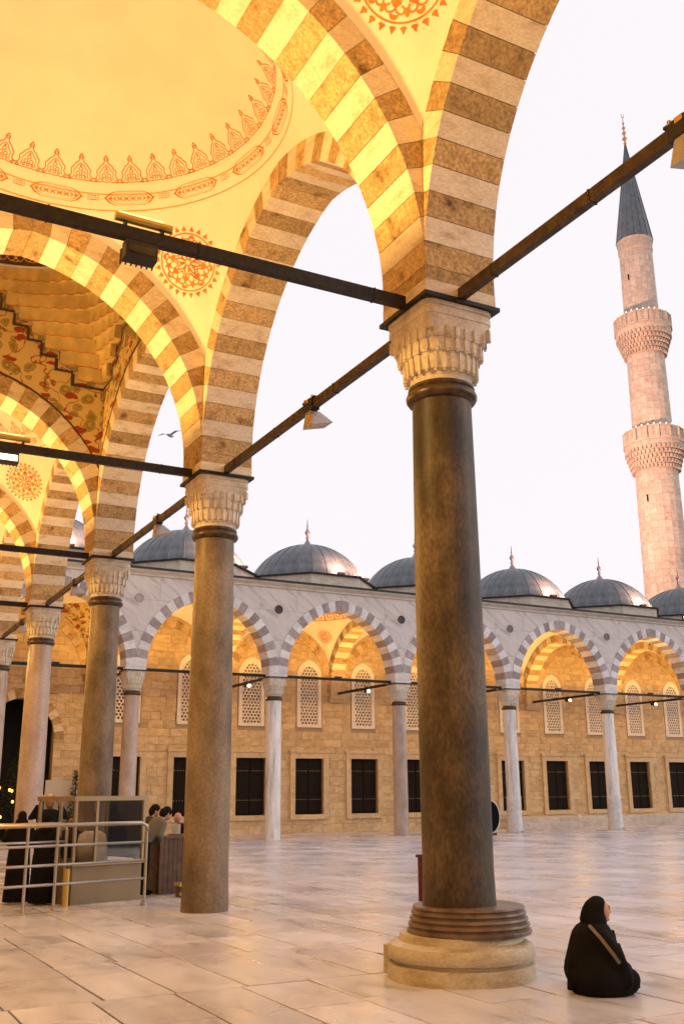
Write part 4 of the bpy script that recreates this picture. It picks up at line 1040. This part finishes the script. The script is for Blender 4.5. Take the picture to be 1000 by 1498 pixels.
def person(loc, face, h, label, top, legs, hair, lean=0, arms='down', hijab=False, collar=None, hide_group=None):
    k = h/1.7; o = tag(empty('person', (loc[0], loc[1], fz(loc[1])+.002), face), label, 'person')
    sx = math.sin(lean); 
    def L(x, y, z):     # bend at the hips (z .9)
        if z > .9: dz = z-.9; return (k*(x*math.cos(lean)+dz*sx), k*y, k*(.9+dz*math.cos(lean)-x*sx))
        return (k*x, k*y, k*z)
    # body with skin: head, neck, hands, continuous through the trunk
    mb = MB(); mb.ell(L(.02,0,1.59), (.095*k,.078*k,.115*k), 14); mb.ell(L(.105,0,1.575), (.02*k,.014*k,.022*k), 8); mb.ell(L(.07,0,1.52), (.035*k,.045*k,.035*k), 8)
    mb.tube([L(0,0,1.50), L(-.01,0,1.40), L(-.01,0,1.1), L(0,0,.92)], [.055*k,.06*k,.12*k,.12*k], 12)
    for sy in (-1, 1):
        mb.ell(L(.0,sy*.08,1.585), (.02*k,.012*k,.03*k), 6)
        if arms == 'down': A = [(0,sy*.17,1.38),(-.02,sy*.25,1.12),(.06,sy*.24,.88)]
        elif arms == 'desk': A = [(0,sy*.17,1.38),(.08,sy*.24,1.14),(.34,sy*.12,1.08)]
        elif arms == 'up': A = [(0,sy*.17,1.38),(.08,sy*.30,1.30),(.07,sy*.13,1.62)]
        else: A = [(0,sy*.17,1.38),(-.05,sy*.30,1.16),(.14,sy*.12,1.06)]
        P_ = [L(*a) for a in A]; mb.tube([P_[0], P_[1], P_[2]], [.05*k,.045*k,.03*k], 10)
        d = (Vector(P_[2])-Vector(P_[1])).normalized(); e = Vector(P_[2])
        mb.ell(e+d*.05*k, (.035*k,.04*k,.03*k), 8)
        for q in range(4): mb.tube([e+d*.06*k+Vector((0,(q-1.5)*.019*k,0)), e+d*(.14-.012*abs(q-1.3))*k+Vector((0,(q-1.5)*.022*k,-.012*k))], [.011*k,.008*k], 6)
        mb.tube([e+d*.02*k+Vector((0,-sy*.03*k,.01)), e+d*.08*k+Vector((0,-sy*.06*k,.0))], [.012*k,.009*k], 6)
        mb.tube([L(0,sy*.09,.9), L(.01,sy*.1,.5), L(-.01,sy*.1,.08)], [.08*k,.055*k,.04*k], 10); mb.ell(L(.05,sy*.1,.04), (.12*k,.045*k,.04*k), 8)
    solid(mb, 'body', M['skin'], o, .012, 2)
    # clothes
    mb = MB(); loft(mb, [(0,-.13,.13,.20,0),(.25,-.13,.14,.21,0),(.45,-.125,.13,.225,0),(.52,-.10,.10,.19,0),(.56,-.06,.06,.08,0)], 24, 2.4)
    mb.v = [L(x, y, .9+z) for x, y, z in mb.v]
    for sy in (-1, 1):
        P_ = []
        A = {'down': [(0,sy*.17,1.38),(-.02,sy*.25,1.12),(.05,sy*.24,.92)], 'desk': [(0,sy*.17,1.38),(.08,sy*.24,1.14),(.30,sy*.14,1.085)], 'up': [(0,sy*.17,1.38),(.08,sy*.30,1.30),(.08,sy*.18,1.52)]}.get(arms, [(0,sy*.17,1.38),(-.05,sy*.30,1.16),(.10,sy*.15,1.07)])
        mb.tube([L(*a) for a in A], [.075*k,.068*k,.055*k], 12)
    solid(mb, 'coat', top, o, .016, 3)
    mb = MB()
    if legs == 'robe':
        loft(mb, [(.03,-.20,.20,.25,0),(.4,-.17,.18,.23,0),(.75,-.15,.15,.22,0),(.96,-.13,.13,.205,0)], 24, 2.3); mb.v = [(x*k, y*k, z*k) for x, y, z in mb.v]; solid(mb, 'robe', top, o, .018, 3)
    else:
        for sy in (-1, 1): mb.tube([(0,sy*.085*k,.95*k),(.015*k,sy*.10*k,.5*k),(-.01*k,sy*.105*k,.07*k)], [.115*k,.085*k,.07*k], 12)
        mb.tube([(0,0,1.0*k),(0,0,.86*k)], [.13*k,.12*k], 14); solid(mb, 'trousers', legs, o, .016, 3)
        mb = MB()
        for sy in (-1, 1): mb.ell((.055*k,sy*.105*k,.045*k), (.14*k,.052*k,.05*k), 10)
        mb.build('shoes', M['black'], o, True)
    if hair is not None:
        mb = MB(); mb.ell(L(-.012,0,1.615), (.105*k,.09*k,.11*k), 14); mb.ell(L(-.06,0,1.54), (.06*k,.085*k,.10*k), 10)
        if hijab: mb.ell(L(-.02,0,1.48), (.12*k,.13*k,.12*k), 12); mb.ell(L(-.03,0,1.40), (.13*k,.17*k,.08*k), 12)
        solid(mb, 'headscarf' if hijab else 'hair', hair, o, .012, 2)
    if collar is not None:
        mb = MB(); mb.ell(L(.115,0,1.26), (.03*k,.06*k,.15*k), 10); mb.build('shirt', collar, o, True)
    return o
person((-2.14, 9.4), R(75), 1.42, 'person in a long black robe with elbows out behind the steel railing', M['black'], 'robe', M['black'], .25, 'fold', True)
person((-1.84, 8.98), R(60), 1.36, 'person in a black robe and pale collar standing next to the railing post', M['black'], 'robe', M['black'], .2, 'fold', True, M['white'])
person((-1.42, 10.7), R(-105), 1.68, 'blond person in a black top raising both hands to the face', M['black'], M['charcoal'], M['blond'], 0, 'up')
person((-1.15, 10.15), R(-100), 1.30, 'person in a dark jacket with a maroon scarf beside the glass booth', M['charcoal'], M['charcoal'], M['darkhair'], 0, 'down', False, M['maroon'])
person((.02, 9.78), R(10), 1.62, 'person in a dark grey jacket leaning over the wooden desk behind the railing end', M['greycloth'], M['black'], M['darkhair'], .75, 'desk')
person((.16, 10.45), R(-10), 1.55, 'dark haired person in a grey shirt bent over the far side of the desk', M['charcoal'], M['charcoal'], M['darkhair'], .45, 'desk')
person((.98, 10.35), R(172), 1.36, 'bald person in a black suit and white collar behind the desk', M['black'], M['black'], None, .2, 'desk', False, M['white'])

# ------------------------------------------------------------------ railing, booth, desk and the like
rl = tag(empty('steel_railing', (-1.38, 7.80, fz(7.8))), 'tubular steel railing of four rails in front of the glass booth', 'railing')
A_, B_ = Vector((.93,.19,0)), Vector((-3.2,-.80,0))
def rp(t, z): return A_.lerp(B_, t)+Vector((0,0,z))
mb = MB(); mb.tube([rp(0,1.10), rp(.008,1.18), rp(.03,1.22), rp(1,1.22)], .030, 10); mb.build('top_rail', M['steel'], rl, True)
for z in (.93,.66,.39):
    mb = MB(); mb.tube([rp(.005,z), rp(1,z)], .021, 10); mb.build('rail', M['steel'], rl, True)
for t in (.004, .36, .47, .80):
    mb = MB(); mb.tube([rp(t,0), rp(t,1.20)], .023, 10); mb.lathe([(.055,0),(.055,.015),(.035,.03),(.035,.07)], 12, rp(t,0)); mb.build('post', M['steel'], rl, True, 40)
r2 = tag(empty('rear_railing', (-2.2, 8.45, fz(8.4))), 'second steel railing with a curved end behind the first', 'railing')
mb = MB(); mb.tube([(-1.4,-.3,1.22), (.50,.12,1.22), (.58,.14,1.19), (.62,.15,1.12), (.62,.15,.0)], .027, 10); mb.build('top_rail', M['steel'], r2, True)
mb = MB(); mb.tube([(-1.4,-.3,.95), (.62,.15,.95)], .02, 8); mb.build('rail', M['steel'], r2, True)
kz = fz(9.3); kb = tag(empty('glass_booth', (-1.02, 9.28, kz), math.atan2(.46,1.42)), 'glazed booth with champagne frame on a beige panel base', 'booth')
KW, KD, KH = 1.30, 1.1, 1.60
mb = MB(); mb.box((0,0,.29), (KW,KD,.58)); mb.build('base_panel', M['kiosk'], kb)
mb = MB(); mb.box((0,-KD/2-.004,.61), (KW+.05,.06,.06)); mb.box((0,KD/2,.61), (KW+.05,.06,.06)); mb.build('sill', M['frame'], kb)
for x in (-KW/2, -.26, KW/2):
    for y in (-KD/2, KD/2):
        mb = MB(); mb.box((x,y,1.10), (.045,.05,.98)); mb.build('mullion', M['frame'], kb)
mb = MB()
for y in (-KD/2, KD/2): mb.box((0,y,1.61), (KW+.09,.075,.07))
for x in (-KW/2, KW/2): mb.box((x,0,1.61), (.07,KD,.068))
mb.build('top_rail', M['frame'], kb)
for xa, xb in ((-KW/2+.03,-.29), (-.23,KW/2-.03)):
    for y in (-KD/2, KD/2):
        mb = MB(); mb.box(((xa+xb)/2,y,1.11), (xb-xa,.008,.94)); mb.build('pane', M['glass'], kb)
mb = MB(); mb.box((KW/2,0,1.11), (.008,KD-.06,.94)); mb.build('pane', M['glass'], kb)
mb = MB(); mb.tube([(-KW/2-.12,-KD/2-.05,.0), (-KW/2-.12,-KD/2-.05,.56)], .045, 14); mb.build('brass_post', M['brass'], kb, True, 40)
ch = tag(empty('office_chair', (-.95, 9.45, kz+.582)), 'pale padded chair back inside the glass booth', 'chair')
mb = MB(); loft(mb, [(.0,-.24,.24,.05,0),(.3,-.26,.26,.06,0),(.45,-.22,.22,.05,0),(.50,-.12,.12,.03,0)], 20, 3); mb.build('backrest', M['rimpale'], ch, True)
mb = MB(); mb.box((0,.2,.03), (.46,.4,.06)); mb.build('seat', M['charcoal'], ch)
dk = tag(empty('wooden_desk', (.62, 9.95, fz(9.9)), .2), 'dark brown wooden desk with slatted front beside the slimmer column', 'desk')
mb = MB(); mb.box((0,0,.94), (.86,.62,.04)); mb.build('desk_top', M['wood'], dk)
for i in range(9):
    mb = MB(); mb.box((-.36+.09*i,-.27,.46), (.082,.03,.92)); mb.build('slat', M['wood'], dk)
mb = MB(); mb.box((0,.05,.46), (.78,.5,.915)); mb.build('carcass', M['wood'], dk)
pp = tag(empty('paper_stand', (.70, 10.0, fz(9.9)+.962), -.5), 'small white notice stand on the wooden desk', 'notice')
mb = MB(); mb.box((0,0,.10), (.16,.012,.18)); mb.build('sheet', M['white'], pp)
mb = MB(); mb.box((0,.02,.012), (.26,.10,.022)); mb.build('foot', M['frame'], pp)
bx = tag(empty('wooden_trestle', (.72, 9.0, fz(9))), 'low golden wooden bench pushed against the slimmer column', 'bench')
mb = MB(); mb.box((0,0,.20), (.62,.30,.05)); mb.build('seat', M['brass'], bx)
for x in (-.26, .26):
    mb = MB(); mb.box((x,0,.09), (.05,.26,.18)); mb.build('leg', M['wood'], bx)
mb = MB(); mb.box((0,-.13,.06), (.60,.03,.05)); mb.build('stretcher', M['brass'], bx)
rb = tag(empty('red_cabinet', (3.02, 4.95, fz(5)), .3), 'dark red metal cabinet half hidden by the thick based column', 'cabinet')
mb = MB(); mb.box((0,0,.40), (.46,.42,.60)); mb.build('body', M['red'], rb)
mb = MB(); mb.box((0,0,.725), (.50,.46,.04)); mb.build('lid', M['red'], rb)
mb = MB(); mb.box((0,0,.05), (.40,.36,.10)); mb.build('plinth', M['lampbody'], rb)
for i in range(4):
    mb = MB(); mb.box((-.05,-.214,.22+.11*i), (.30,.012,.03)); mb.build('louvre', M['red'], rb)
rs_ = tag(empty('round_board', (22.32, 30.2, fz(30)), -.45), 'dark round board with a pale rim standing behind the thick based column', 'sign')
mb = MB(); mb.lathe([(0,-.02),(.50,-.02),(.50,.02),(0,.02)], 36, cap=False); d = mb.build('disc', M['black'], rs_); d.location = (0,0,.80); d.rotation_euler = (math.pi/2,0,0); d.scale = (.8,1.35,1)
mb = MB(); mb.lathe([(.50,-.03),(.56,-.03),(.56,.03),(.50,.03)], 36, cap=False); d = mb.build('rim', M['rimpale'], rs_); d.location = (0,0,.80); d.rotation_euler = (math.pi/2,0,0); d.scale = (.8,1.35,1)
mb = MB(); mb.tube([(0,0,1.5),(-.05,0,1.82)], .014, 6); mb.box((0,.05,.05), (.5,.3,.10)); mb.build('stand', M['rust'], rs_)
# notice board and plants by the portal
nb = tag(empty('notice_board', (5.15, WY-.10, fz(36)), 0), 'pale notice panel leaning on the ashlar wall beside the portal', 'notice board')
mb = MB(); mb.box((0,0,1.85), (1.3,.05,1.35)); mb.build('panel', M['poster'], nb)
for x in (-.5,.5):
    mb = MB(); mb.box((x,.03,.6), (.05,.04,1.2)); mb.build('leg', M['wood'], nb)
def shrub(loc, h, wd, label, n, seed, cone=False, lit=False):
    q = random.Random(seed); o = tag(empty('potted_plant', loc), label, 'plant')
    mb = MB(); mb.lathe([(.20,0),(.28,.42),(.31,.42),(.31,.48),(.25,.48)], 18); mb.build('pot', M['pot'], o, True, 40)
    mb = MB(); mb.tube([(0,0,.4),(.03,.02,h*.6),(0,0,h*.95)], [.04,.03,.01], 6); mb.build('trunk', M['wood'], o)
    mb = MB()
    for i in range(n):
        t = q.random(); rr = wd*(1-t*.9 if cone else math.sin(math.pi*min(1,.15+.85*t)))*math.sqrt(q.random()); a = q.uniform(0,2*math.pi)
        c = Vector((rr*math.cos(a), rr*math.sin(a), .5+(h-.5)*t)); l = q.uniform(.06,.13)
        d = Vector((math.cos(a)+q.uniform(-.6,.6), math.sin(a)+q.uniform(-.6,.6), q.uniform(-.5,.8))).normalized(); s_ = d.cross(Vector((0,0,1))).normalized()*l*.3
        mb.add([c, c+d*l*.5+s_, c+d*l, c+d*l*.5-s_], [(0,1,2,3)])
    stuff(mb.build('foliage', M['leaf'], o))
    if lit:
        bulb = emit('lit_string_bulb', (1,.38,.06), 5)
        for i in range(16):
            mb = MB(); a = q.uniform(0,6.28); mb.ell((wd*.85*math.cos(a), -abs(wd*.85*math.sin(a)), q.uniform(.9,h*.62)), (.055,.055,.07), 8); mb.build('bulb', bulb, o, True)
    return o
shrub((3.05, Y1+5.2, fz(36)), 3.6, .85, 'leafy potted tree hung with orange bulbs before the dark portal', 2600, 3, False, True)
shrub((5.75, Y1+5.9, fz(36)), 2.9, .42, 'slim conical potted shrub in front of the notice panel', 1400, 4, True)
# gull over the courtyard
gl = tag(empty('gull', (6.65, 30, 15.98), .6), 'small grey gull gliding in the pale sky between the arches', 'bird')
mb = MB(); mb.ell((0,0,0), (.20,.06,.06), 10); mb.ell((.20,0,.02), (.06,.04,.04), 8); mb.build('body', M['bird'], gl, True)
for sy in (-1, 1):
    mb = MB(); mb.add([(.08,sy*.04,.02),(.10,sy*.32,.16),(.0,sy*.62,.10),(-.06,sy*.32,.13),(-.08,sy*.04,.0)], [(0,1,3,4),(1,2,3)]); w_ = mb.build('wing', M['bird'], gl); md = w_.modifiers.new('thick', 'SOLIDIFY'); md.thickness = .012
